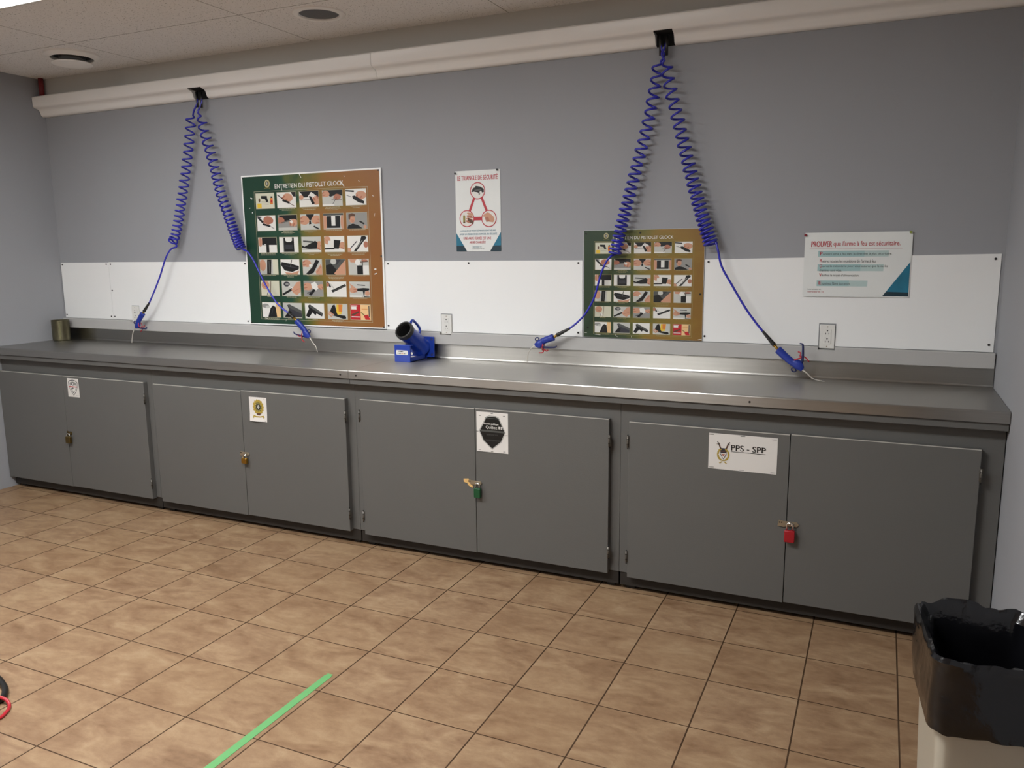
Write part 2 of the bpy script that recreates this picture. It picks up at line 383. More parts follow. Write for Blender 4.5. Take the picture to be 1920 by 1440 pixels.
# ------------------------------------------------------------------ worktop (two steel sections)
def worktop(x0, x1, label, screws):
    t = thing('worktop', label, 'worktop', ((x0+x1)/2,-.3,.926), 'stainless steel worktop sections')
    b = MB()
    b.prism_x([(-.002,1.088),(-.010,1.088),(-.010,1.016),(-.013,1.009),(-.020,1.0045),(-.584,1.004),(-.589,1.002),(-.591,.998),(-.591,.958),(-.586,.958),(-.586,.996),(-.02,.998),(-.002,.998)], x0, x1, M_steel)
    b.build('steel_top', t, True, 18)
    b = MB(); b.box(x0,x1,-.581,-.003,.926,.956, M_cab, .002); b.build('support_board', t)
    for x in screws:
        q = MB(); q.cyl((x,-.591,.977),(x,-.5935,.977), .005, M_screw, n=10); q.build('screw', t)
worktop(XL+.003,-2.581,'left section of the brushed steel worktop, under the blue steel tube',[-2.632])
worktop(-2.579,XR-.003,'right section of the brushed steel worktop, up to the right wall',[-2.53,-.49])

# ------------------------------------------------------------------ cabinets
def hinge(b, x, z):
    b.cyl((x,-.5655,z-.028),(x,-.5655,z+.028), .0042, M_hinge, n=10)
    b.box(x-.007,x+.007,-.5625,-.5615,z-.026,z+.026, M_hinge)
    for q in (-.031,.031): b.cyl((x,-.5655,z+q-.003),(x,-.5655,z+q+.003), .0030, M_screw, n=8)
    for q in (-.012,.012): b.cyl((x,-.5690,z+q-.0012),(x,-.5610,z+q+.0012), .0045, M_screw, n=8)
def cabinet(x0, x1, d0, dm, d1, label, hl, hr, zt, hasp):
    t = thing('cabinet', label, 'cabinet', ((x0+x1)/2,-.3,0), 'grey base cabinets under the worktop')
    b = MB(); b.box(x0+.0003,x1-.0003,-.530,-.02,.088,.9255, M_cab, .0015); b.build('carcass', t)
    b = MB(); b.box(x0+.004,x1-.004,-.524,-.50,.022,.0875, M_toe); b.box(x0+.03,x0+.07,-.50,-.46,0,.0875, M_toe); b.box(x1-.07,x1-.03,-.50,-.46,0,.0875, M_toe)
    b.box(x0+.03,x0+.07,-.08,-.04,0,.0875, M_toe); b.box(x1-.07,x1-.03,-.08,-.04,0,.0875, M_toe); b.build('toe_kick', t)
    for k,(a,c) in enumerate(((d0,dm-.0015),(dm+.0015,d1))):
        o = MB(); o.box(a,c,-.5615,-.531,.079+.003*k,zt[k], M_cab, .0018); o.box(a+.002,c-.002,-.5622,-.555,zt[k]-.0022,zt[k]+.0006, M_cabedge); d = o.build('door', t)  # door slab, then a pale strip painting the highlight on its top edge
        lst = hl if k==0 else hr
        for z in lst:
            h = MB(); hinge(h, a-.003 if k==0 else c+.003, z); h.build('hinge', d)
        if k==0 and hasp:
            hx,hz,w,mm = hasp; h = MB()
            h.prism_y([(hx-w*.5,hz-.014),(hx-w*.5+.006,hz+.014),(hx-w*.2,hz+.010),(hx+w*.42,hz+.010),(hx+w*.5,hz),(hx+w*.42,hz-.010),(hx-w*.1,hz-.012),(hx-w*.2,hz-.016)], -.5665, -.5625, mm)
            h.tube([(hx+w*.12,-.562,hz),(hx+w*.12,-.576,hz+.001),(hx+w*.20,-.580,hz),(hx+w*.28,-.576,hz),(hx+w*.28,-.562,hz)], .0022, M_chrome, 6)
            for q in (-.4,-.3): h.cyl((hx+w*q,-.5665,hz+.004),(hx+w*q,-.568,hz+.004), .003, M_screw, n=8)
            h.build('hasp', d)
            if mm is M_zinc and hasp[0] > -2.2 and hasp[0] < -1.5:
                h = MB(); h.prism_y([(hx-.063,hz+.012),(hx-.034,hz+.016),(hx-.030,hz-.006),(hx-.008,hz-.022),(hx-.012,hz-.030),(hx-.034,hz-.020),(hx-.040,hz-.008),(hx-.060,hz-.004)], -.5668, -.5630, mat('peeling_yellow_tag', srgb('#d8b070'), rough=.6, var=.2, vscale=80))
                q = h.build('tag', d); q['label'] = 'ragged yellow tag beside the hasp'
    return t
cabinet(XL+.004,-4.118,-5.563,-4.905,-4.160,'grey double-door cabinet at the far left, with small black and white shield paper',[],[.735,.185],(.838,.838),(-4.885,.452,.05,M_brassd))
cabinet(-4.118,-2.585,-4.078,-3.372,-2.634,'grey double-door cabinet with the gold crest paper and brass padlock',[],[.742,.190],(.834,.838),(-3.368,.460,.075,M_zinc))
cabinet(-2.585,-1.080,-2.535,-1.836,-1.128,'grey double-door cabinet with the black badge paper and green padlock',[.752,.185],[.742,.192],(.843,.844),(-1.842,.458,.085,M_zinc))
cabinet(-1.080,XR-.003,-1.032,-.319,.392,'grey double-door cabinet nearest the right wall, with the PPS - SPP paper',[.745,.183],[.740,.19],(.840,.842),(-.312,.446,.088,M_zinc))

def padlock(cx, zt, w, h, m, sh, label, tilt=0):
    t = thing('padlock', label, 'padlock', (cx,-.578,zt-h), 'padlocks on the cabinet doors')
    rot = Matrix.Rotation(tilt,3,'Y')
    b = MB(); b.box(cx-w/2,cx+w/2,-.590,-.571,zt-h,zt, m, .003, rot)
    b.build('lock_body', t)
    b = MB(); r = w*.30; pts = [(cx-r,-.5805,zt-.004)]
    for i in range(9):
        a = PI - PI*i/8; pts.append((cx+r*math.cos(a),-.5805,zt+sh+r*math.sin(a)))
    pts.append((cx+r,-.5805,zt-.004)); b.tube(pts, .0034, M_chrome, 8); b.build('shackle', t)
padlock(-4.878,.432,.042,.045,M_brassd,.008,'dark brass padlock on the far left cabinet')
padlock(-3.356,.437,.038,.032,M_brass,.006,'short yellow brass padlock under the gold crest paper')
padlock(-1.818,.434,.036,.050,mat('green_lock', srgb('#0f4a2a'), rough=.35),.014,'green padlock hanging from the ragged yellow-tagged hasp')
padlock(-.303,.422,.043,.053,mat('red_lock', srgb('#9a1420'), rough=.35),.020,'red padlock below the PPS - SPP paper')

# ------------------------------------------------------------------ tin can
t = thing('tin_can', 'open stained metal tin can in the left corner of the worktop', 'can', (-5.495,-.105,1.004))
b = MB(); b.lathe((-5.495,-.105,1.0045),(0,0,1),[(.001,0),(.056,0),(.060,.004),(.060,.145),(.062,.148),(.060,.150),(.057,.148),(.057,.006),(.001,.005)], M_tin, 32); b.build('can_body', t, True)
b = MB(); b.prism_y([(-5.452,1.02),(-5.444,1.02),(-5.444,1.14),(-5.452,1.14)], -.150, -.144, mat('stained_label', srgb('#7d7858'), rough=.6)); b.build('paper_scrap', t)

# ------------------------------------------------------------------ floor tape
b = MB(); zz=.0012
pts=[(-1.884,-1.748),(-1.862,-1.762),(-1.853,-1.76)]
b.prism_x([(-2.6,.0002),(-1.762,.0002),(-1.762,zz),(-2.6,zz)], -1.892, -1.860, M_tape)
b.prism_x([(-1.762,.0002),(-1.748,.0002),(-1.750,zz),(-1.762,zz)], -1.889, -1.864, M_tape)
tag(b.build('floor_tape'), 'strip of green tape stuck on the floor tiles', 'tape')

# ------------------------------------------------------------------ printed posters
C_ = {k: mat('ink_'+k, srgb(v), rough=.42, spec=.4) for k,v in dict(
    K='#141414', D='#34343a', G='#8d8c88', L='#b9b9b2', W='#dad8d2', C='#c9c7b2', S='#c08f74', P='#a86e58', B='#5b3f30',
    Y='#d9b53a', R='#b5242a', O='#cf7a35', T='#e0b985', F='#b9b088', V='#6d6a3a', g='#4d4f4c').items()}
class Print(MB):
    """flat print on a plane facing -y: unit coordinates inside the rectangle x0..x1, z0..z1"""
    def setup(s, x0,x1,z0,z1,y): s.r = (x0,x1,z0,z1); s.y = y; s.k = 0; s.flat = True; s.w = s.r; return s
    def win(s, a,b_,c,d): 
        x0,x1,z0,z1 = s.r; s.w = (x0+(x1-x0)*a, x0+(x1-x0)*b_, z0+(z1-z0)*c, z0+(z1-z0)*d); s.k = 2
    def XY(s, u, v):
        return (s.w[0]+(s.w[1]-s.w[0])*min(1,max(0,u)), s.w[2]+(s.w[3]-s.w[2])*min(1,max(0,v)))
    def P(s, pts, m):
        s.k += 1; out=[]
        for u,v in pts:
            x,z = s.XY(u,v)
            if not out or (abs(out[-1][0]-x)+abs(out[-1][1]-z))>1e-6: out.append((x,z))
        if len(out)>2 and (abs(out[0][0]-out[-1][0])+abs(out[0][1]-out[-1][1]))<1e-6: out.pop()
        if len(out)<3: return
        s.poly([(x,s.y-.00012*s.k,z) for x,z in out], C_[m] if isinstance(m,str) else m)
    def E(s, cx,cy,rx,ry,m,rot=0,n=18):
        c,d = math.cos(rot),math.sin(rot)
        s.P([(cx+rx*math.cos(2*PI*i/n)*c-ry*math.sin(2*PI*i/n)*d, cy+rx*math.cos(2*PI*i/n)*d+ry*math.sin(2*PI*i/n)*c) for i in range(n)], m)
    def Rr(s, a,b_,c,d,m): s.P([(a,c),(b_,c),(b_,d),(a,d)], m)
    def Ln(s, a,b_,c,d,w,m):
        dx,dy = c-a,d-b_; L = math.hypot(dx,dy) or 1; nx,ny = -dy/L*w/2, dx/L*w/2
        s.P([(a+nx,b_+ny),(c+nx,d+ny),(c-nx,d-ny),(a-nx,b_-ny)], m)
def hand(p, cx, cy, r, a=0, m='S'):
    """a hand seen from the side: palm ellipse and four finger ellipses with darker gaps"""
    p.E(cx,cy,r*1.0,r*1.15,m,a)
    for i in range(4):
        q = (i-1.5)*.42; u = cx+math.cos(a)*(-r*.75)-math.sin(a)*q*r; v = cy+math.sin(a)*(-r*.75)+math.cos(a)*q*r
        p.E(u,v,r*.62,r*.19,'P' if i%2 else m,a+.12*(i-1.5))
def thumbs(p):
    T = []
    def t(f): T.append(f)
    t(lambda: (p.Rr(0,1,0,1,'C'),p.P([(.28,.68),(.30,.84),(.62,.82),(.62,.70),(.68,.44),(.56,.42),(.5,.62),(.36,.64)],'K'),p.Rr(.06,.30,.02,.34,'Y'),p.E(.19,.55,.05,.14,'B'),p.Ln(.3,.44,.78,.40,.02,'D'),p.Ln(.34,.30,.70,.26,.02,'G'),p.Rr(.78,.93,.26,.68,'O'),p.Rr(.82,.91,.68,.78,'K'),p.E(.86,.45,.05,.09,'R')))
    t(lambda: (p.Rr(0,1,0,1,'W'),p.P([(.75,1),(1,1),(1,.68),(.86,.72)],'K'),hand(p,.58,.66,.25,.6,'S'),p.Ln(.03,.86,.35,.55,.05,'K'),p.Ln(.3,.5,.66,.30,.13,'K'),p.Ln(.62,.32,.93,.07,.035,'B')))
    t(lambda: (p.Rr(0,1,0,1,'W'),p.P([(0,1),(1,1),(1,.6),(.62,.95),(.42,.62),(.2,.62),(.12,.85)],'K'),p.E(.1,.62,.12,.15,'S'),p.Ln(.05,.44,.6,.48,.05,'G'),hand(p,.90,.36,.24,-1.1,'S'),p.P([(.5,.7),(.62,.66),(.8,.2),(.66,.14),(.58,.4)],'K')))
    t(lambda: (p.Rr(0,1,0,1,'L'),p.P([(0,1),(1,1),(1,.62),(.7,.7),(.4,.58),(.2,.8)],'K'),hand(p,.18,.78,.18,.4,'S'),hand(p,.76,.58,.16,.9,'P'),p.Ln(.46,.42,.98,.36,.03,'B'),p.Ln(.52,.12,.72,.52,.025,'D'),p.Rr(0,.6,.0,.12,'W')))
    t(lambda: (p.Rr(0,1,0,1,'W'),p.Ln(.0,.92,.42,.86,.10,'K'),hand(p,.76,.62,.24,1.1,'S'),p.P([(.32,.56),(.44,.60),(.9,.22),(.88,.06),(.62,.16),(.36,.40)],'K'),p.Ln(.05,.64,.3,.5,.03,'D')))
    # row 2
    t(lambda: (p.Rr(0,1,0,1,'W'),p.P([(.0,1),(.3,.92),(.05,.78)],'D'),hand(p,.62,.7,.25,.9,'P'),p.Ln(.12,.82,.32,.55,.12,'K'),p.Ln(.3,.45,.72,.28,.12,'K'),p.Ln(.7,.3,.92,.12,.05,'G')))
    t(lambda: (p.Rr(0,1,0,1,'G'),p.P([(0,1),(1,1),(1,.5),(.6,.65),(.3,.6)],'K'),hand(p,.14,.66,.19,.4,'P'),hand(p,.82,.52,.21,1.3,'S'),p.P([(.62,.72),(.8,.6),(.74,.42),(.64,.5)],'W'),p.Ln(.15,.5,.7,.64,.05,'g'),p.Rr(0,1,0,.18,'L')))
    t(lambda: (p.Rr(0,1,0,1,'L'),p.P([(.3,1),(.72,1),(.6,.62),(.4,.6)],'K'),hand(p,.20,.62,.26,.2,'S'),hand(p,.82,.64,.25,2.8,'S'),p.P([(.46,.55),(.54,.6),(.56,.36),(.44,.34)],'K'),p.Ln(.68,.22,.95,.02,.10,'K')))
    t(lambda: (p.Rr(0,1,0,1,'L'),p.E(.04,.45,.14,.5,'S'),p.E(.98,.45,.12,.5,'S'),p.Rr(.16,.84,.08,.84,'K'),p.Rr(.40,.60,.22,.84,'W'),p.Rr(0,1,.88,1,'g')))
    t(lambda: (p.Rr(0,1,0,1,'G'),p.P([(.02,0),(.06,.2),(.3,.32),(.55,.22),(.78,0)],'K'),p.E(.27,.60,.14,.26,'S'),p.P([(.1,.62),(.1,.9),(.28,.98),(.44,.88),(.4,.78),(.2,.78),(.16,.55)],'B'),p.Ln(.2,.55,.36,.52,.03,'P'),p.Ln(.24,.44,.36,.42,.03,'P'),p.Ln(.64,.46,.86,.28,.09,'K'),p.E(.9,.1,.08,.1,'S')))
    # row 3
    t(lambda: (p.Rr(0,1,0,1,'W'),p.Rr(.2,1,.5,1,'K'),p.E(.1,.72,.11,.34,'S'),p.Ln(.1,.5,.1,.95,.03,'P'),p.Rr(.42,.58,0,.5,'K'),p.E(.36,.52,.06,.06,'L')))
    t(lambda: (p.Rr(0,1,0,1,'W'),p.Rr(.22,.78,.02,.98,'K'),p.P([(.32,1),(.68,1),(.68,.78),(.6,.68),(.4,.68),(.32,.78)],'W'),p.Rr(.3,.7,.2,.5,'D'),p.Ln(.2,0,.2,1,.02,'G')))
    t(lambda: (p.Rr(0,1,0,1,'L'),hand(p,.9,.45,.24,2.2,'S'),p.P([(0,.46),(.15,.36),(.72,.74),(.84,.6),(.78,.22),(.4,.2),(0,.3)],'K'),p.Ln(.08,.72,.62,.66,.10,'g'),p.Rr(0,1,0,.12,'W')))
    t(lambda: (p.Rr(0,1,0,1,'W'),p.E(.14,.76,.17,.28,'S'),p.Ln(.05,.8,.25,.6,.03,'P'),hand(p,.9,.42,.2,2.4,'S'),p.P([(.48,.78),(.82,.74),(.72,.2),(.46,.22)],'K'),p.Rr(.18,.45,.38,.72,'W'),p.Ln(0,.2,.5,.22,.10,'K')))
    t(lambda: (p.Rr(0,1,0,1,'W'),p.E(.9,.45,.12,.2,'P'),p.P([(.28,.02),(.42,.02),(.82,.7),(.96,.86),(.86,1),(.68,.96),(.62,.62)],'K'),p.Ln(.42,.2,.74,.74,.04,'G'),p.Ln(.06,.12,.46,.66,.05,'D'),p.E(.02,.06,.14,.2,'S')))
    # row 4
    t(lambda: (p.Rr(0,1,0,1,'L'),p.E(.16,.62,.18,.4,'S'),p.P([(.38,0),(.42,1),(.66,1),(.6,0)],'K'),p.Ln(.52,.1,.52,.9,.05,'g'),p.Rr(.72,1,0,1,'C')))
    t(lambda: (p.Rr(0,1,0,1,'W'),p.P([(.0,.64),(.05,.84),(.6,.7),(.98,.56),(.96,.34),(.6,.16),(.2,.26)],'K'),p.Ln(.2,.6,.9,.42,.07,'D'),p.P([(.2,.16),(.6,.10),(.98,.26),(.9,.0),(.3,.0)],'S'),p.Ln(.6,.98,.52,.5,.05,'g')))
    t(lambda: (p.Rr(0,1,0,1,'L'),hand(p,.22,.74,.22,.3,'S'),p.P([(.7,1),(.88,.9),(.55,.1),(.3,0),(.14,.04),(.5,.5)],'K'),p.P([(.66,.2),(.95,.7),(1,.5),(1,0),(.7,0)],'S'),p.Ln(.72,.1,.95,.55,.03,'P'),p.E(.4,.6,.07,.1,'W')))
    t(lambda: (p.Rr(0,1,0,1,'g'),p.P([(0,0),(0,.6),(.3,.7),(.62,.2),(.5,0)],'K'),p.E(.4,.86,.15,.2,'L'),p.P([(.42,.08),(.7,.5),(1,.95),(1,0),(.5,0)],'S'),p.P([(.55,1),(.8,1),(.55,.6)],'D')))
    t(lambda: (p.Rr(0,1,0,1,'L'),p.Rr(.7,1,0,.6,'W'),p.Rr(.42,.71,.02,.6,'K'),p.P([(.05,1),(.1,.8),(.34,.78),(.52,1)],'S'),p.E(.46,.80,.13,.2,'W'),p.Ln(.69,1,.69,.55,.05,'K'),p.Ln(.58,.82,.98,.84,.05,'B'),p.E(.8,.92,.16,.07,'P')))
    # row 5
    t(lambda: (p.Rr(0,1,0,1,'C'),p.E(.24,.72,.22,.3,'S'),p.Ln(.1,.7,.36,.5,.03,'P'),p.P([(.3,.2),(.4,.46),(.52,.1)],'W'),p.Ln(.56,1,.5,.0,.03,'B'),p.Ln(.38,.3,.3,0,.03,'D')))
    t(lambda: (p.Rr(0,1,0,1,'L'),p.E(.26,.80,.17,.17,'D'),p.E(.28,.80,.09,.09,'G'),p.Ln(.0,.08,.6,.5,.15,'K'),p.P([(.5,.42),(.82,.94),(1,.98),(1,.3),(.8,.05),(.6,.2)],'S'),p.Ln(.6,.3,.95,.5,.03,'P'),p.Ln(.36,.68,.6,.5,.04,'W')))
    t(lambda: (p.Rr(0,1,0,1,'G'),hand(p,.2,.66,.23,.3,'S'),p.P([(.38,.86),(.6,.98),(.8,.6),(.62,.38),(.42,.56)],'W'),hand(p,.9,.66,.16,2.0,'S'),p.Ln(.3,.08,.56,.46,.15,'K'),p.Ln(.16,.2,.42,.3,.07,'D')))
    t(lambda: (p.Rr(0,1,0,1,'W'),p.Ln(.26,.34,.98,.78,.16,'K'),p.Ln(.32,.36,.94,.74,.035,'g'),p.Ln(.04,.98,.2,.62,.10,'D'),p.Ln(.2,.85,.4,.5,.05,'L'),p.E(.05,.8,.08,.14,'P')))
    t(lambda: (p.Rr(0,1,0,1,'L'),p.Ln(.38,.80,.78,.77,.06,'D'),p.P([(.36,.56),(.7,.60),(.98,.58),(.98,.46),(.76,.38),(.72,.05),(.98,.04),(.98,.0),(.7,.0),(.66,.38),(.36,.40)],'K'),hand(p,.16,.46,.17,3.1,'S'),p.E(.88,.26,.12,.16,'S'),p.P([(0,.9),(.3,.62),(.1,.6)],'S'),p.Rr(0,.6,0,.10,'W')))
    # row 6
    t(lambda: (p.Rr(0,1,0,1,'W'),p.Rr(.76,1,0,1,'T'),p.E(.18,.78,.2,.15,'G'),p.E(.3,.7,.12,.10,'L'),p.P([(.3,0),(.46,.62),(.6,.82),(.74,.7),(.8,.0)],'K'),p.Ln(.5,.2,.6,.6,.04,'D')))
    t(lambda: (p.Rr(0,1,0,1,'L'),p.P([(.22,.86),(.34,.92),(1,.5),(1,.04),(.1,.04),(.32,.52)],'D'),p.P([(.24,.84),(.34,.9),(1,.5),(1,.30),(.4,.62)],'g'),p.P([(.06,.04),(.3,.5),(.46,.4),(.36,.04)],'K')))
    t(lambda: (p.Rr(0,1,0,1,'W'),p.P([(.16,.86),(.26,.94),(.94,.36),(.88,.14),(.6,.34),(.54,.2),(.38,.4),(.18,.04),(.02,.16),(.2,.62)],'K'),p.P([(.2,.84),(.27,.90),(.94,.34),(.90,.24),(.3,.70)],'g')))
    t(lambda: (p.Rr(0,1,0,1,'L'),p.P([(.24,.9),(.36,.98),(.5,.3),(.9,.24),(.94,.06),(.8,.02),(.4,.18),(.2,.24),(.12,.55)],'K'),p.P([(.46,.98),(.78,.98),(.7,.34),(.5,.30),(.44,.5)],'Y'),p.Rr(.56,.74,.5,.98,'O'),p.Ln(.04,.5,.3,.26,.09,'S'),p.Ln(.02,.36,.2,.14,.09,'S')))
    t(lambda: (p.Rr(0,.5,0,1,'R'),p.Rr(.5,1,0,1,'T'),p.Rr(.04,.3,.68,.86,'W'),p.Rr(.03,.34,.88,.94,'W'),p.P([(.03,.34),(.4,.58),(.44,.48),(.1,.24)],'B'),p.Rr(.04,.46,.16,.22,'W'),p.P([(.66,.3),(.86,.36),(.98,.02),(.74,.02)],'R'),p.Ln(.52,.5,.7,.3,.05,'V'),p.Ln(.93,.95,.93,.2,.05,'g'),p.Ln(.56,.72,.86,.72,.03,'O')))
    return T
CAP = [[0],[.92,.6],[.9,.7],[.8,.9,.6],[.6,.4],[0],[.6,.8,.5],[.7,.3],[.9],[.9],[.9,.9],[.9,.6],[.8,.3],[.95,.8,.5],[.9,.7],[.8],[.8,.4],[.7],[.95,.9,.8,.5],[.7],[.4],[.6],[.7],[.5],[.8],[.9,.9],[.6],[.3],[.7,.5],[0]]
def picture_poster(x0,x1,z0,z1,y, groundmat, border, label, thick, dots, chips, line):
    t = thing('instruction_poster', label, 'poster', ((x0+x1)/2,0,z0), 'pistol care picture posters')
    b = MB(); b.box(x0,x1,y,-.0045,z0,z1, M_board if border else M_ledge, .0006); b.build('backing_board', t)
    p = Print().setup(x0+border,x1-border*1.1,z0+border*.8,z1-border*.9,y-.0004)
    X0,X1,Z0,Z1 = p.r
    f = p.poly([(X0,p.y,Z0),(X1,p.y,Z0),(X1,p.y,Z1),(X0,p.y,Z1)], groundmat)
    uv = p.bm.loops.layers.uv.new('print')
    for lp,(a,c) in zip(f.loops, ((0,0),(1,0),(1,1),(0,1))): lp[uv].uv = (a,c)
    # thin frame line
    A,B_,Cc,D = .086,.919,.030,.900; w=.0022
    lm = mat('frame_line_'+line, srgb(line), rough=.5)
    for q in ((A,B_,D-w,D),(A,B_,Cc,Cc+w),(A,A+w,Cc,D),(B_-w,B_,Cc,D)): p.Rr(*q, lm)
    xs = [.099,.263,.431,.600,.765]; zs = [.786,.637,.490,.341,.195,.046]
    fs = thumbs(p); i = 0
    for r in range(6):
        for c in range(5):
            p.win(xs[c]-.0025,xs[c]+.1435,zs[r]-.003,zs[r]+.103); p.Rr(0,1,0,1,lm)
            p.win(xs[c],xs[c]+.141,zs[r],zs[r]+.100); p.k = 4; fs[i]()
            for n_,wd in enumerate(CAP[i]):
                if wd:
                    zc = zs[r]-.010-.0085*n_; a = xs[c]+.0705-wd*.064; e = xs[c]+.0705+wd*.064
                    p.win(0,1,0,1); xx = a
                    while xx < e:
                        l = min(e-xx, .006+.013*random.random()); p.Rr(xx,xx+l,zc,zc+.0035,lm); xx += l+.0022; p.k = 3
            i += 1
    p.win(0,1,0,1); p.k = 3
    ow = X1-X0; oh = Z1-Z0
    p.text('ENTRETIEN DU PISTOLET GLOCK', X0+.250*ow, X0+.752*ow, Z0+.914*oh, Z0+.943*oh, p.y-.0006, C_['W'], bold=.018)
    # crest
    cx, cz = .193,.949
    for k in range(12):
        a = 2*PI*k/12; p.E(cx+.016*math.cos(a), cz+.021*math.sin(a), .0055,.0065, 'F', a)
    p.E(cx,cz,.014,.018,'V'); p.E(cx,cz,.010,.013,'g'); p.Rr(cx-.0016,cx+.0016,cz-.010,cz+.010,'W'); p.Rr(cx-.006,cx+.006,cz-.0015,cz+.0015,'W')
    p.P([(cx-.024,cz-.031),(cx-.012,cz-.026),(cx+.012,cz-.026),(cx+.024,cz-.031),(cx+.024,cz-.036),(cx+.012,cz-.031),(cx-.012,cz-.031),(cx-.024,cz-.036)],'V')
    for (u,v,du,dv,w_) in chips: p.Ln(u,v,u+du,v+dv,w_,'W')
    p.build('printed_sheet', t)
    for u,v in dots:
        q = MB(); screw(q, x0+(x1-x0)*u, z0+(z1-z0)*v, y-.001, .005); q.build('screw', t)
G1 = poster_material('print_green_to_orange', [(.18,srgb('#173a2a')),(.34,srgb('#1c4430')),(.46,srgb('#5c5f2a')),(.58,srgb('#7c6429')),(.72,srgb('#8c6030')),(.95,srgb('#8a5a2e'))])
G2 = poster_material('print_olive_to_ochre', [(.12,srgb('#2d3f2c')),(.30,srgb('#39462c')),(.46,srgb('#60602a')),(.60,srgb('#7d6a2a')),(.75,srgb('#87692c')),(.95,srgb('#82602a'))])
picture_poster(-3.772,-2.711,1.166,2.113,-.011, G1, .010, 'large poster of thirty small photos, green fading to orange-brown, with a white border', 0,
    [(.015,.985),(.985,.985),(.985,.46),(.985,.012),(.015,.012)],
    [(.44,1,.012,-.025,.004),(.235,.955,.003,-.05,.0),(.30,.935,.006,-.035,.003),(.375,.93,.008,-.018,.003),(.74,.935,.018,-.030,.005),(.06,.86,.012,-.008,.008),(.045,.79,.008,.002,.004),(.065,.76,.008,.0,.008),(.905,.88,-.02,.004,.006),(.945,.375,.014,.004,.010),(.945,.345,.016,.006,.006),(.86,.94,.006,-.01,.003),(.76,.975,.004,-.01,.002),(.12,.04,.018,-.006,.003),(.28,.02,.004,.012,.002),(.96,.71,.004,.02,.002),(.95,.84,.012,-.004,.003)], '#a09a80')
picture_poster(-1.453,-.817,1.164,1.728,-.0085, G2, .0012, 'smaller poster of thirty small photos, olive fading to ochre, behind the coiled hoses', 0,
    [(.02,.97),(.48,.97),(.975,.965),(.975,.42),(.04,.09)],
    [(.01,.04,.02,.0,.004),(.10,.028,.05,-.004,.004),(.28,.03,.02,-.02,.003),(.42,.01,.0,.015,.003),(.97,.01,.03,.006,.006)], '#8f8558')

def sheet(p, x0,x1,z0,z1,y, m, sag=0):
    p.box(x0,x1,y,y+.0008,z0,z1,m)
# triangle poster
t = thing('safety_poster', 'tall narrow poster with a red triangle of three circles on pale paper', 'poster', (-2.08,0,1.625))
paperm = mat('pale_printed_paper', srgb('#dcdedb'), rough=.5, var=.05, vscale=9)
tealm = mat('ink_teal', srgb('#1c6c86'), rough=.4, var=.35, vscale=14); tealt = mat('ink_teal_text', srgb('#3f7286'), rough=.5); redt = mat('ink_red_text', srgb('#b02a35'), rough=.5)
navy = mat('ink_navy', srgb('#12303c'), rough=.4)
X0,X1,Z0,Z1 = -2.222,-1.942,1.625,2.068
b = MB(); b.box(X0,X1,-.0024,-.0016,Z0,Z1,paperm); b.build('paper_sheet', t)
p = Print().setup(X0,X1,Z0,Z1,-.0025)
p.P([(0,.235),(0,0),(.24,0)],tealm); p.P([(1,.235),(1,0),(.76,0)],tealm); p.P([(0,.07),(0,0),(.24,0),(.17,.07)],navy); p.P([(1,.07),(1,0),(.76,0),(.83,.07)],navy); p.k=3
def T(txt,a,b_,c,d,m,bold=.02): p.text(txt, X0+(X1-X0)*a, X0+(X1-X0)*b_, Z0+(Z1-Z0)*c, Z0+(Z1-Z0)*d, p.y-.0006, m, bold)
T('LE TRIANGLE DE SÉCURITÉ',.05,.945,.882,.952,redt,.03)
for a in ((.46,.72,.30,.48),(.55,.72,.71,.48),(.33,.407,.64,.407)): p.Ln(*a,.045,redt)
asp = .28/.443
for cx,cy in ((.5,.750),(.25,.410),(.745,.405)):
    p.E(cx,cy,.168,.168*asp,redt,0,36); p.E(cx,cy,.150,.150*asp,'W',0,36)
p.P([(.36,.735),(.40,.785),(.44,.79),(.46,.81),(.56,.80),(.60,.785),(.64,.77),(.64,.73),(.60,.725),(.585,.745),(.55,.74),(.53,.715),(.50,.73),(.42,.74)],'K')
p.P([(.42,.76),(.56,.775),(.60,.75),(.46,.745)],'g'); p.E(.54,.715,.02,.016,'G')
p.P([(.165,0.366),(.165,0.441),(.185,0.461),(.215,0.441),(.215,0.366)],mat('ink_olive_brass', srgb('#8a7d3c'), rough=.4)); p.E(.19,.363,.028,.008,'B')
for k in range(4): p.E(.33-.01*k,.466-.032*k,.075,.016,'P' if k%2 else 'S',-.15)
p.P([(.27,0.426),(.40,0.381),(.39,0.341),(.33,0.356),(.27,0.391)],'B')
p.P([(.62,0.446),(.66,0.466),(.72,0.481),(.76,0.471),(.84,0.431),(.87,0.391),(.84,0.356),(.74,0.366),(.68,0.391),(.66,0.426),(.62,0.431)],'S')
for k in range(3): p.E(.70+.01*k,.413-.018*k,.045,.011,'P',.1)
T('LORSQUE LES TROIS ÉLÉMENTS SONT RÉUNIS,',.10,.90,.243,.272,tealt); T("AVOIR LA PRÉSENCE DE L'OFFICIEL EN SÉCURITÉ.",.075,.925,.203,.232,tealt)
T('UNE ARME FERMÉE EST UNE',.165,.785,.148,.188,redt,.03); T('ARME CHARGÉE!',.30,.66,.098,.135,redt,.03)
T('Instructeur en',.37,.57,.050,.064,tealt); T('Instructeur de Tir',.37,.63,.024,.040,C_['g'])
p.build('printed_image', t)
for x,z in ((X0+.004,Z1-.012),(X1-.015,Z1-.004)):
    q = MB(); q.cyl((x,-.002,z),(x,-.009,z),.0045,M_black,n=10); q.cyl((x,-.009,z),(x,-.012,z),.0058,M_black,n=10); q.build('push_pin', t)
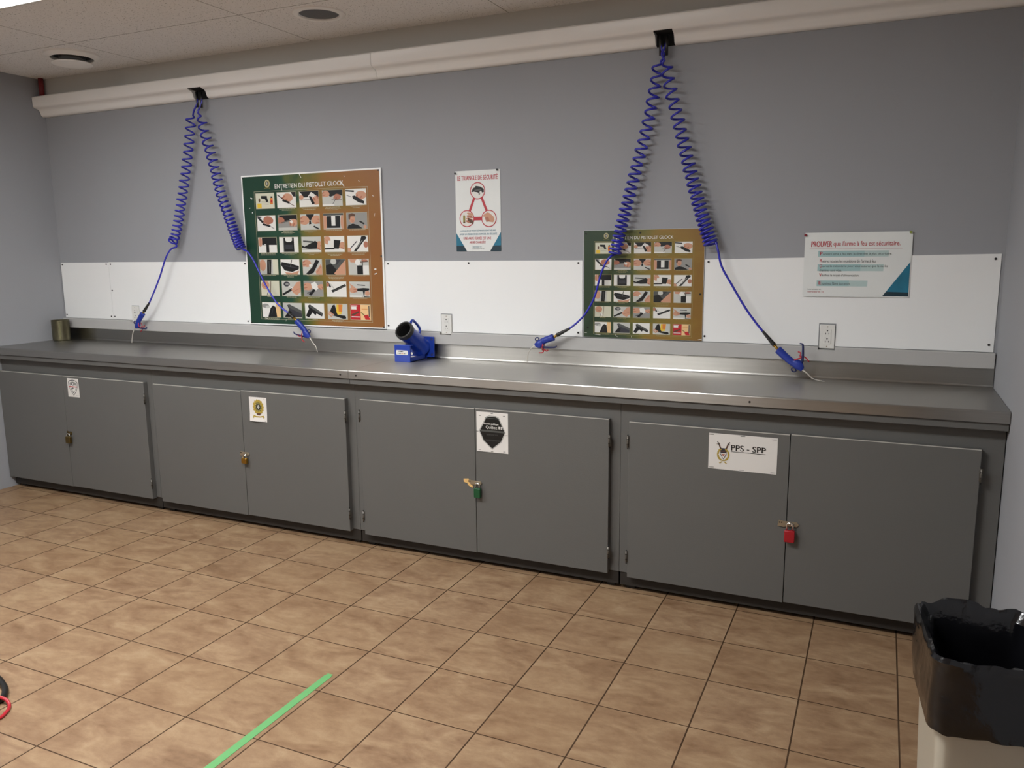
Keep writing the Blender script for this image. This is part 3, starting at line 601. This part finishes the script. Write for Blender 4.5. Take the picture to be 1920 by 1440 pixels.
# PROUVER poster
t = thing('safety_poster', 'wide poster with red heading PROUVER and a teal corner, pinned at the right', 'poster', (-.12,0,1.40))
X0,X1,Z0,Z1 = -.347,.107,1.404,1.696
b = MB(); grid=[]
def py(u,v): return -.0075-.010*max(0,.45-v)*(1-.55*u)
NU,NV=12,8
for lay in (0,1):
    vs=[[b.bm.verts.new((X0+(X1-X0)*i/NU+(.004 if lay else 0), py(i/NU,j/NV)+(.0012 if lay else 0), Z0+(Z1-Z0)*j/NV-(.006 if lay else 0))) for i in range(NU+1)] for j in range(NV+1)]
    for j in range(NV):
        for i in range(NU): b.face([vs[j][i],vs[j][i+1],vs[j+1][i+1],vs[j+1][i]], paperm, True)
b.flat=True
b.build('paper_sheets', t)
p = Print().setup(X0,X1,Z0,Z1,-.0078)
band = mat('ink_pale_teal_band', srgb('#9dbcbc'), rough=.5)
bandf = mat('ink_paler_teal_band', srgb('#b2c6c3'), rough=.5)
for zc,h,e in ((.665,.095,.80),(.445,.11,.76),(.195,.095,.62)):
    p.k=0; p.Rr(.135,e*.72,zc-h/2,zc+h/2,band); p.Rr(e*.72,e,zc-h/2,zc+h/2,bandf)
p.k=1
p.P([(.765,0),(1,.0),(1,.53)],tealm); p.P([(.765,0),(1,0),(1,.06),(.80,.07)],navy)
def T(txt,a,b_,c,d,m,bold=.0): p.text(txt, X0+(X1-X0)*a, X0+(X1-X0)*b_, Z0+(Z1-Z0)*c, Z0+(Z1-Z0)*d, p.y-.0007, m, bold)
T('PROUVER',.065,.265,.775,.865,redt,.035); T("que l'arme à feu est sécuritaire.",.28,.90,.765,.865,redt,.012)
gt = C_['g']
for L_,tx,z,e,h in (('P',"ointez l'arme à feu dans la direction la plus sécuritaire.",.645,.83,.05),('R',"etirez toutes les munitions de l'arme à feu.",.535,.69,.05),('O',"uvrez le mécanisme pour vous assurer que la ou les",.450,.80,.046),('V',"érifiez le trajet d'alimentation.",.305,.54,.05),('E',"xaminez l'âme du canon.",.18,.46,.05)):
    T(L_,.155,.178,z-.004,z+.050,redt,.02); T(tx,.182,e,z-.010,z+.038,gt)
T('chambres sont vides.',.155,.37,.385,.425,gt)
T('Instructeur en',.05,.18,.088,.108,gt); T('Instructeur de Tir',.05,.21,.045,.072,redt)
p.Ln(.05,.745,.92,.745,.003,redt)
# sheet bends gently outward: follow it
for v_ in p.bm.verts:
    u=(v_.co.x-X0)/(X1-X0); w_=(v_.co.z-Z0)/(Z1-Z0); v_.co.y += py(u,w_)+.0075
p.build('printed_image', t)
for x,z,mm in ((X0+.002,Z1-.010,mat('dark_red_pin', srgb('#7a1c28'), rough=.3)),(X1-.006,Z1-.004,mat('yellow_green_pin', srgb('#8f9a4a'), rough=.3))):
    q = MB(); q.cyl((x,-.002,z),(x,-.012,z),.0045,mm,n=10); q.cyl((x,-.012,z),(x,-.016,z),.0062,mm,n=10); q.build('push_pin', t)

# ------------------------------------------------------------------ papers stapled on the doors
YD = -.5615
def doorpaper(x0,x1,z0,z1,label,draw,staples,skew=0,curl=0):
    t = thing('door_paper', label, 'paper', ((x0+x1)/2,YD,z0), 'papers on the cabinet doors')
    b = MB(); NU,NV=8,10
    vs=[[b.bm.verts.new((x0+(x1-x0)*i/NU+skew*(j/NV-.5), YD-.0012-curl*max(0,.3-j/NV)*abs(math.sin(3.1*i/NU+.4)), z0+(z1-z0)*j/NV)) for i in range(NU+1)] for j in range(NV+1)]
    for j in range(NV):
        for i in range(NU): b.face([vs[j][i],vs[j][i+1],vs[j+1][i+1],vs[j+1][i]], M_paper, True)
    b.flat=True
    b.build('paper_sheet', t)
    p = Print().setup(x0,x1,z0,z1,YD-.0016); draw(p)
    for u,v in staples: p.k=6; p.Ln(u-.035,v,u+.035,v+.004,.012,'g')
    for v_ in p.bm.verts:
        w_=(v_.co.z-z0)/(z1-z0); u_=(v_.co.x-x0)/(x1-x0)
        v_.co.y -= curl*max(0,.3-w_)*abs(math.sin(3.1*u_+.4))*1.05; v_.co.x += skew*(w_-.5)
    p.build('printed_image', t)
def shield(p, m, s, top=.93, bot=.07):
    pts=[(.08,.80),(.20,.90),(.5,.95),(.80,.90),(.92,.80),(.90,.55),(.76,.30),(.5,.05),(.24,.30),(.10,.55)]
    p.P([(.5+(a-.5)*s,.52+(c-.52)*s) for a,c in pts], m)
def d1(p):
    shield(p,'D',.96); shield(p,'W',.86); shield(p,'G',.70); shield(p,'W',.60)
    p.P([(.24,.78),(.5,.84),(.78,.78),(.74,.64),(.26,.64)],'G'); p.E(.5,.70,.12,.08,'D'); p.E(.5,.71,.07,.04,'W')
    p.Rr(.16,.84,.535,.58,'R'); p.E(.47,.44,.13,.08,'g'); p.E(.56,.40,.12,.07,'W'); p.E(.48,.26,.05,.04,'D'); p.Ln(.70,.10,.95,.09,.012,'G')
def d2(p):
    cx,cy=.52,.60
    for k in range(14):
        a=2*PI*k/14; p.k=1; p.E(cx+.25*math.cos(a),cy+.25*math.sin(a),.075,.06,mat('ink_gold', srgb('#a8903a'), rough=.4),a)
    p.k=2; p.E(cx,cy,.25,.25,mat('ink_gold'),0,28); p.E(cx,cy,.20,.20,'V',0,24)
    for k in range(10):
        a=2*PI*k/10; p.k=5; p.E(cx+.165*math.cos(a),cy+.17*math.sin(a),.018,.014,'T',a)
    p.k=6; p.E(cx,cy,.125,.125,'K'); p.Rr(cx-.022,cx+.022,cy-.085,cy+.095,'L'); p.Rr(cx-.075,cx+.075,cy-.020,cy+.022,'L')
    p.k=4; p.P([(.38,.34),(.66,.34),(.60,.26),(.44,.26)],'B')
    p.k=3; p.P([(.20,.16),(.24,.26),(.40,.22),(.62,.22),(.80,.26),(.86,.17),(.78,.14),(.76,.20),(.62,.17),(.40,.17),(.28,.19),(.26,.12)],mat('ink_gold'))
def d3(p):
    def hexa(s,m): p.P([(.5+(a-.5)*s,.5+(c-.5)*s) for a,c in ((.30,.90),(.40,.935),(.62,.935),(.72,.90),(.94,.52),(.80,.26),(.5,.05),(.20,.26),(.06,.52))], m)
    hexa(.96,'G'); hexa(.93,'L'); hexa(.90,'K'); p.Rr(.12,.88,.505,.55,'g'); p.Rr(.27,.73,.84,.856,'g')
    x0,x1,z0,z1=p.r; X=lambda a:x0+(x1-x0)*a; Z=lambda a:z0+(z1-z0)*a
    p.text('Sécurité publique',X(.22),X(.70),Z(.675),Z(.735),p.y-.0008,C_['W'],.03)
    p.text('Québec',X(.30),X(.66),Z(.575),Z(.665),p.y-.0008,C_['W'],.0)
    for a in (.70,.77):
        for c in (.595,.63): p.k=5; p.Rr(a,a+.05,c,c+.024,'W')
    p.text('SERVICES',X(.32),X(.68),Z(.42),Z(.455),p.y-.0008,C_['g'],.0)
    p.text('CORRECTIONNELS',X(.22),X(.78),Z(.28),Z(.315),p.y-.0008,C_['g'],.0)
def d4(p):
    x0,x1,z0,z1=p.r; X=lambda a:x0+(x1-x0)*a; Z=lambda a:z0+(z1-z0)*a
    p.text('PPS - SPP',X(.335),X(.835),Z(.555),Z(.715),p.y-.0008,C_['K'],.02); p.k=2; p.Ln(.335,.525,.835,.525,.014,'K')
    g=mat('ink_gold')
    for s in (-1,1):
        c=.22
        p.k=1
        for k in range(7):
            a=-1.25+k*.36; p.E(c+s*.078*math.cos(a),.42+.17*math.sin(a),.016,.032,g,s*(a))
        p.k=2; p.Ln(c+s*.035,.56,c+s*.075,.74,.022,'B'); p.Ln(c+s*.055,.72,c+s*.10,.70,.016,'B'); p.Ln(c+s*.065,.68,c+s*.09,.78,.014,'g')
        p.Ln(c+s*.015,.22,c+s*.055,.17,.02,g)
    p.k=4; p.P([(.175,.60),(.27,.60),(.268,.42),(.222,.28),(.178,.42)],'D'); p.P([(.18,.46),(.265,.46),(.222,.30)],'W'); p.P([(.19,.44),(.255,.44),(.222,.36)],'P'); p.Rr(.178,.268,.50,.515,'B')
doorpaper(-4.859,-4.750,.702,.826,'small paper with black and white shield emblem on the far left doors',d1,[])
doorpaper(-3.309,-3.181,.664,.806,'paper with a gold crest and blue centre, lower corner lifting',d2,[(.12,.95),(.88,.95),(.9,.03)],0,.03)
doorpaper(-1.826,-1.650,.626,.831,'paper with a large black shield reading Québec',d3,[(.12,.90),(.5,.97),(.88,.93),(.1,.04),(.5,.02),(.88,.04),(.95,.45),(.03,.5)],0,.01)
doorpaper(-.663,-.370,.659,.821,'wide white paper reading PPS - SPP with a small crest',d4,[(.04,.96),(.5,.97),(.95,.95),(.05,.04),(.5,.03),(.95,.04)])

# ------------------------------------------------------------------ coiled air hoses with blow guns
def smooth(pts, n=6):
    P = [Vector(p) for p in pts]; out=[]
    for i in range(len(P)-1):
        a=P[max(i-1,0)]; b_=P[i]; c=P[i+1]; d=P[min(i+2,len(P)-1)]
        for k in range(n):
            t_=k/n
            out.append(.5*((2*b_)+(-a+c)*t_+(2*a-5*b_+4*c-d)*t_*t_+(-a+3*b_-3*c+d)*t_**3))
    out.append(P[-1]); return out
def coil(axis, top, exitp, r0, r1, p0, p1, ph=0, hand_=1):
    ax = smooth(axis, 14); L=[0]
    for a,b_ in zip(ax,ax[1:]): L.append(L[-1]+(b_-a).length)
    tot=L[-1]; out=[]; s=0; phase=ph; j=0
    n_=22
    while s<tot:
        while j<len(L)-2 and L[j+1]<s: j+=1
        f=(s-L[j])/max(1e-9,L[j+1]-L[j]); c=ax[j].lerp(ax[j+1],f)
        t_=(ax[min(j+1,len(ax)-1)]-ax[max(j-1,0)]).normalized()
        q=s/tot; r=(r0+(r1-r0)*q)*min(1,.45+s/.05); pit=p0+(p1-p0)*q**1.5
        u=Vector((0,1,0)); u=(u-t_*u.dot(t_)).normalized(); w_=t_.cross(u)
        wob=1+.05*math.sin(phase*.37)
        out.append(c+(u*math.cos(phase)+w_*math.sin(phase)*hand_)*r*wob)
        phase+=2*PI/n_; s+=pit/n_
    tp=smooth(top+[tuple(out[0])],6)[:-1]; ex=smooth([tuple(out[-1])]+exitp,6)[1:]
    return tp+out+ex
GUNSIDE=None
def blow_gun(t, a, e, noz, side, lev):
    """a = inlet end, e = head tip, noz = nozzle polyline, side = +1/-1 which side the lever hangs"""
    a,e=Vector(a),Vector(e); d=(e-a); L=d.length; d.normalize()
    n=Vector((-d.z,0,d.x))*side; n.normalize(); w_=d.cross(n).normalized()
    P=lambda s_,h=0,k=0: a+d*(s_*L)+n*h+w_*k
    b=MB()
    # ribbed oval handle
    secs=[]; N=26
    for i in range(N+1):
        q=i/N*.66; r=.0165-.0035*q+(.0012 if i%2 else 0)
        if i==0: r*=.8
        secs.append(b.ring(P(q,-.004*math.sin(q*PI)),d,r*.82,18,ry=r*1.12,up=n))
    b.loft(secs,M_gun)
    # head: wedge that narrows to the tip
    secs=[]
    for q,r,h in ((.60,.0150,0),(.70,.0185,.003),(.80,.0195,.005),(.90,.016,.004),(.97,.0115,.002),(1.0,.009,0)):
        secs.append(b.ring(P(q,h),d,r*.75,16,ry=r*1.15,up=n))
    b.loft(secs,M_gun)
    g=b.build('blow_gun',t,True)
    # hanging eye on the back of the head
    b=MB(); c=P(.80,-.026); pts=[]
    for i in range(13):
        an=PI*.0+2*PI*i/12; pts.append(c+d*math.cos(an)*.011+n*math.sin(an)*.009)
    b.tube(pts,.0032,M_gund,8); b.build('hanging_eye',g)
    # lever
    b=MB(); ls,lh=lev; lv=smooth([P(.88,.012),P(.88+(ls-.88)*.25,.012+(lh-.012)*.36),P(.88+(ls-.88)*.6,.012+(lh-.012)*.74),P(.88+(ls-.88)*.88,lh),P(ls,lh*1.03),P(ls-.06,lh*.97)],5)
    b.tube(lv,.005,M_gund,8,radii=[.0065-.0035*i/len(lv) for i in range(len(lv))]); b.build('trigger_lever',g)
    # red tie round lever and head
    b=MB(); c=P(.66,.024); pts=[]
    for i in range(17):
        an=2*PI*i/16; pts.append(c+n*math.cos(an)*.017+w_*math.sin(an)*.014+d*.010*math.cos(an))
    b.tube(pts,.0024,M_red,6); b.tube(smooth([P(.66,.040),P(.80,.052,-.004),P(.98,.046,-.006)],4),.0028,M_red,6)
    b.tube(smooth([P(.66,.040),P(.60,.054,-.004),P(.52,.050,-.008)],4),.003,M_red,6); b.build('red_tie',g)
    b=MB(); nz=smooth([tuple(P(.98))]+noz,5); b.tube(nz,.0026,M_nozzle,8,radii=[.0034-.0014*i/len(nz) for i in range(len(nz))]); b.build('nozzle',g)
def hose(name_label, top, axis, exitp, radii, pitch, ph, sleeve, gun, side, lev, hd=1):
    t=thing('coiled_air_hose', name_label, 'air hose', top[0], 'blue coiled air hoses with blow guns')
    b=MB(); b.tube(coil(axis,top,exitp,radii[0],radii[1],pitch[0],pitch[1],ph,hd),.0055,M_hose,8); b.build('coil',t)
    b=MB(); tp=Vector(top[0]); b.cyl(tp+Vector((0,0,.020)),tp+Vector((.001,0,-.075)),.0085,M_black,r1=.0068,n=14); b.build('top_sleeve',t)
    s0,s1=Vector(sleeve[0]),Vector(sleeve[1]); b=MB()
    pts=smooth([s0,(s0+s1)/2,s1],5); b.tube(pts,.01,M_black,14,radii=[.0058+.0052*(i/(len(pts)-1))**.8 for i in range(len(pts))]); b.build('strain_relief',t)
    g0,g1=Vector(gun[0]),Vector(gun[1]); b=MB(); dd=(g0-s1); dd.normalize()
    b.cyl(s1-dd*.004,g0+dd*.012,.0068,M_brass,n=6); b.cyl(s1-dd*.004,s1+dd*.006,.0085,M_brass,n=14); b.build('brass_fitting',t)
    blow_gun(t,g0,g1,gun[2],side,lev)
hose('leftmost blue coiled air hose, hanging over the bare white board',
  [(-4.058,-.050,2.625),(-4.056,-.052,2.575),(-4.082,-.056,2.535)],
  [(-4.11,-.055,2.505),(-4.175,-.055,2.23),(-4.255,-.056,1.961),(-4.326,-.058,1.753),(-4.366,-.060,1.700)],
  [(-4.315,-.066,1.675),(-4.369,-.070,1.655),(-4.418,-.074,1.595),(-4.472,-.078,1.487),(-4.534,-.08,1.385),(-4.598,-.082,1.290)],
  (.028,.027),(.053,.026),0,[(-4.594,-.082,1.296),(-4.652,-.082,1.236)],[(-4.664,-.082,1.222),(-4.750,-.080,1.118),[(-4.776,-.080,1.092),(-4.790,-.082,1.052),(-4.796,-.085,1.010)]],1,(.5,.080))
hose('blue coiled air hose whose gun lies over the large green poster',
  [(-4.022,-.050,2.620),(-4.020,-.052,2.570),(-4.050,-.058,2.520)],
  [(-4.030,-.058,2.490),(-4.005,-.058,2.387),(-3.955,-.058,2.218),(-3.906,-.058,2.016),(-3.845,-.058,1.847),(-3.79,-.060,1.711),(-3.763,-.060,1.656)],
  [(-3.740,-.066,1.650),(-3.700,-.070,1.634),(-3.654,-.072,1.580),(-3.625,-.074,1.530),(-3.551,-.078,1.406),(-3.472,-.080,1.306),(-3.388,-.080,1.250)],
  (.028,.029),(.052,.014),2.0,[(-3.394,-.080,1.254),(-3.350,-.080,1.222)],[(-3.334,-.080,1.206),(-3.236,-.080,1.104),[(-3.216,-.080,1.075),(-3.192,-.078,1.045),(-3.186,-.074,1.012)]],-1,(.29,.068))
hose('blue coiled air hose whose straight end sweeps left across the smaller poster',
  [(-1.050,-.050,2.630),(-1.045,-.052,2.585),(-1.030,-.050,2.556)],
  [(-1.057,-.045,2.530),(-1.076,-.045,2.407),(-1.103,-.056,2.246),(-1.149,-.056,2.069),(-1.188,-.058,1.914),(-1.23,-.060,1.756),(-1.255,-.060,1.649),(-1.268,-.060,1.602)],
  [(-1.285,-.070,1.592),(-1.312,-.076,1.556),(-1.339,-.080,1.485),(-1.365,-.084,1.388),(-1.409,-.088,1.303),(-1.462,-.092,1.246),(-1.506,-.094,1.212)],
  (.026,.029),(.054,.019),.5,[(-1.500,-.094,1.216),(-1.572,-.095,1.178)],[(-1.590,-.095,1.166),(-1.700,-.095,1.118),[(-1.725,-.094,1.100),(-1.745,-.090,1.066),(-1.752,-.085,1.022)]],1,(.1,.050))
hose('rightmost blue coiled air hose, ending beside the right-hand outlet',
  [(-1.020,-.050,2.628),(-1.027,-.052,2.590),(-1.040,-.062,2.560)],
  [(-1.014,-.084,2.522),(-.990,-.084,2.397),(-.955,-.070,2.258),(-.917,-.058,2.107),(-.874,-.058,1.953),(-.828,-.060,1.798),(-.793,-.060,1.695),(-.776,-.060,1.643)],
  [(-.752,-.070,1.660),(-.737,-.078,1.612),(-.717,-.084,1.54),(-.663,-.092,1.45),(-.598,-.100,1.347),(-.546,-.108,1.278),(-.505,-.112,1.230)],
  (.026,.031),(.054,.017),3.4,[(-.510,-.112,1.236),(-.452,-.116,1.170)],[(-.437,-.118,1.152),(-.320,-.124,1.060),[(-.300,-.124,1.045),(-.272,-.120,1.020),(-.222,-.112,1.0075)]],1,(.45,.088))

# ------------------------------------------------------------------ blue steel clearing tube
t=thing('clearing_tube', 'blue steel angled tube with black rubber mouth, standing on the worktop', 'metal tube', (-2.46,-.14,1.004))
O=Vector((-2.452,-.045,1.076)); A_=Vector((-.085,-.83,.585)).normalized(); U_=Vector((0,.576,.817)); U_=(U_-A_*U_.dot(A_)).normalized()
b=MB(); b.lathe(O,A_,[(.060,-.012),(.060,.0),(.0535,.012),(.0505,.03),(.0495,.178),(.044,.178),(.044,.02),(.001,.018)],M_trap,40); b.build('tube_body',t,True)
b=MB(); b.lathe(O,A_,[(.0500,.165),(.0545,.168),(.0560,.182),(.0545,.196),(.0500,.199),(.0455,.196),(.0435,.180),(.0435,.165)],M_rubber,40); b.build('rubber_mouth',t,True)
b=MB(); b.lathe(O,A_,[(.0435,.178),(.0432,.02),(.001,.019)],M_hole,32); b.build('tube_lining',t,True)
b=MB(); b.box(-2.532,-2.366,-.040,-.030,1.014,1.134,M_trap,.002)
for x in (-2.518,-2.380):
    for z in (1.030,1.120): b.cyl((x,-.040,z),(x,-.0425,z),.0075,M_chrome,n=14)
b.build('wall_flange',t)
b=MB(); b.box(-2.522,-2.418,-.222,-.214,1.0045,1.102,M_trap,.0015); b.box(-2.522,-2.418,-.215,-.185,1.096,1.102,M_trap,.001)
b.box(-2.522,-2.416,-.215,-.036,1.0045,1.011,M_trap,.001)
b.box(-2.421,-2.416,-.215,-.06,1.0045,1.030,M_trap,.001); b.box(-2.522,-2.517,-.215,-.06,1.0045,1.030,M_trap,.001)
b.build('base_bracket',t)
b=MB(); c=O; hp=[O+A_*.150+U_*.048,O+A_*.152+U_*.075,O+A_*.146+U_*.090,O+A_*.130+U_*.095,O+A_*.080+U_*.092,O+A_*.060+U_*.084,O+A_*.052+U_*.070,O+A_*.050+U_*.046]
b.tube(smooth(hp,5),.0078,M_trap,12); b.build('carry_handle',t)
p=Print().setup(-2.511,-2.432,1.046,1.072,-.2226)
p.P([(.06,0),(.94,0),(1,.2),(1,.8),(.94,1),(.06,1),(0,.8),(0,.2)],'W'); p.P([(.22,.60),(.30,.60),(.26,.90)],'K')
p.k=2
for a,c in ((.36,.52),(.54,.60)): p.Rr(a,c,.62,.80,'D')
for q,a in enumerate((.14,.24,.38,.47,.56,.68,.80)): p.Rr(a,a+(.07 if q%2 else .05),.20,.40,'O' if q in (3,4) else 'D')
p.build('warning_label',t)

# ------------------------------------------------------------------ bin and liner
BX,BY,BA=.300,-1.815,math.radians(5)
def rr(hw,hd,z,rad,n=9,nz=0,seed=0,amp=0,zamp=0):
    out=[]
    for cxs,cys,a0 in ((1,1,0),(-1,1,PI/2),(-1,-1,PI),(1,-1,3*PI/2)):
        for i in range(n):
            a=a0+PI/2*i/(n-1); x=cxs*(hw-rad)+rad*math.cos(a); y=cys*(hd-rad)+rad*math.sin(a); out.append((x,y))
    # densify straight sides
    den=[]
    for i in range(len(out)):
        a=Vector(out[i]); c=Vector(out[(i+1)%len(out)]); k=max(1,int((c-a).length/.018))
        for j in range(k): den.append(a.lerp(c,j/k))
    res=[]
    for q in den:
        x=q.x; y=q.y
        if amp or zamp:
            nn=noise.noise(Vector((x*11+seed,y*11,z*5+seed))); n2=noise.noise(Vector((x*34,y*34+seed,z*12)))
            s_=1+(amp*nn+amp*.45*n2)/max(hw,hd); x*=s_; y*=s_; dz=zamp*nn+zamp*.5*n2
        else: dz=0
        X=BX+x*math.cos(BA)-y*math.sin(BA); Y=BY+x*math.sin(BA)+y*math.cos(BA)
        res.append((min(X,XR-.004),Y,z+dz))
    return res
def loftpts(b,rows,m,cap0=False,cap1=False):
    R_=[[b.bm.verts.new(q) for q in r] for r in rows]
    for a,c in zip(R_,R_[1:]):
        n_=len(a)
        for i in range(n_): b.face([a[i],a[(i+1)%n_],c[(i+1)%n_],c[i]],m,True)
    if cap0: b.face(R_[0][::-1],m)
    if cap1: b.face(R_[-1],m)
t=thing('waste_bin','beige plastic waste bin in the lower right corner, under the black liner','bin',(BX,BY,0))
def resample(rows,N=120):
    out=[]
    for r in rows:
        P=[Vector(q) for q in r]; n_=len(P); L=[0]
        for i in range(n_): L.append(L[-1]+(P[(i+1)%n_]-P[i]).length)
        o=[]; j=0
        for k in range(N):
            s_=L[-1]*k/N
            while L[j+1]<s_: j+=1
            o.append(P[j].lerp(P[(j+1)%n_],(s_-L[j])/max(1e-9,L[j+1]-L[j])))
        out.append(o)
    return out
b=MB(); loftpts(b,resample([rr(.112,.150,.003,.03),rr(.132,.169,.58,.035),rr(.134,.171,.583,.035),rr(.134,.171,.600,.035),rr(.131,.168,.600,.033),rr(.108,.146,.02,.03)]),M_bin,True,True); b.build('bin_body',t,True)
b=MB()
rows=[rr(.147,.187,.440,.05,amp=.008,zamp=.020,seed=3)]
for i,z in enumerate((.47,.50,.54,.58,.61)): rows.append(rr(.150+.003*math.sin(i*1.7),.190+.003*math.cos(i),z,.045,amp=.009,zamp=.004,seed=3))
rows+= [rr(.150,.190,.624,.042,amp=.010,zamp=.018,seed=5),rr(.146,.185,.636,.04,amp=.012,zamp=.026,seed=5),rr(.137,.175,.634,.036,amp=.012,zamp=.024,seed=6),
        rr(.122,.160,.61,.034,amp=.005,zamp=.004,seed=8),rr(.117,.155,.52,.034,amp=.007,zamp=.006,seed=8),rr(.110,.148,.40,.034,amp=.008,zamp=.006,seed=9),rr(.100,.138,.25,.03,amp=.008,zamp=.006,seed=9),rr(.090,.130,.10,.03,amp=.006,seed=10)]
loftpts(b,resample(rows),M_bag,False,True)
b.flat=False
tag(b.build('bin_liner',None,True),'shiny black bin liner folded over the waste bin rim','bin liner')

# ------------------------------------------------------------------ cables at the left frame edge
def arc(c,r,a0,a1,n,z,sq=1,tw=0):
    return [(c[0]+r*math.cos(a0+(a1-a0)*i/n),c[1]+r*sq*math.sin(a0+(a1-a0)*i/n),z+tw*math.sin(PI*i/n)) for i in range(n+1)]
b=MB(); b.tube(smooth([(-3.30,-2.50,.012),(-3.22,-2.36,.012),(-3.08,-2.305,.012),(-2.96,-2.335,.012),(-2.895,-2.375,.012),(-2.872,-2.415,.012),(-2.885,-2.47,.012),(-2.90,-2.56,.012),(-2.80,-2.63,.012),(-2.64,-2.635,.012),(-2.52,-2.655,.012),(-2.45,-2.76,.012),(-2.50,-2.95,.012)],6),.0115,M_black,12)
tag(b.build('black_cable',None,True),'thick black cable curled on the floor at the left frame edge','cable')
b=MB(); b.tube(smooth([(-3.05,-2.52,.006),(-2.95,-2.47,.006),(-2.905,-2.44,.020),(-2.880,-2.418,.030),(-2.845,-2.402,.018),(-2.812,-2.412,.006),(-2.782,-2.445,.006),(-2.768,-2.49,.006),(-2.80,-2.56,.006),(-2.95,-2.62,.006)],6),.0062,mat('red_cable_jacket', srgb('#b02430'), rough=.3),10)
tag(b.build('red_cable',None,True),'thin red cable looped beside the black cable at the left frame edge','cable')
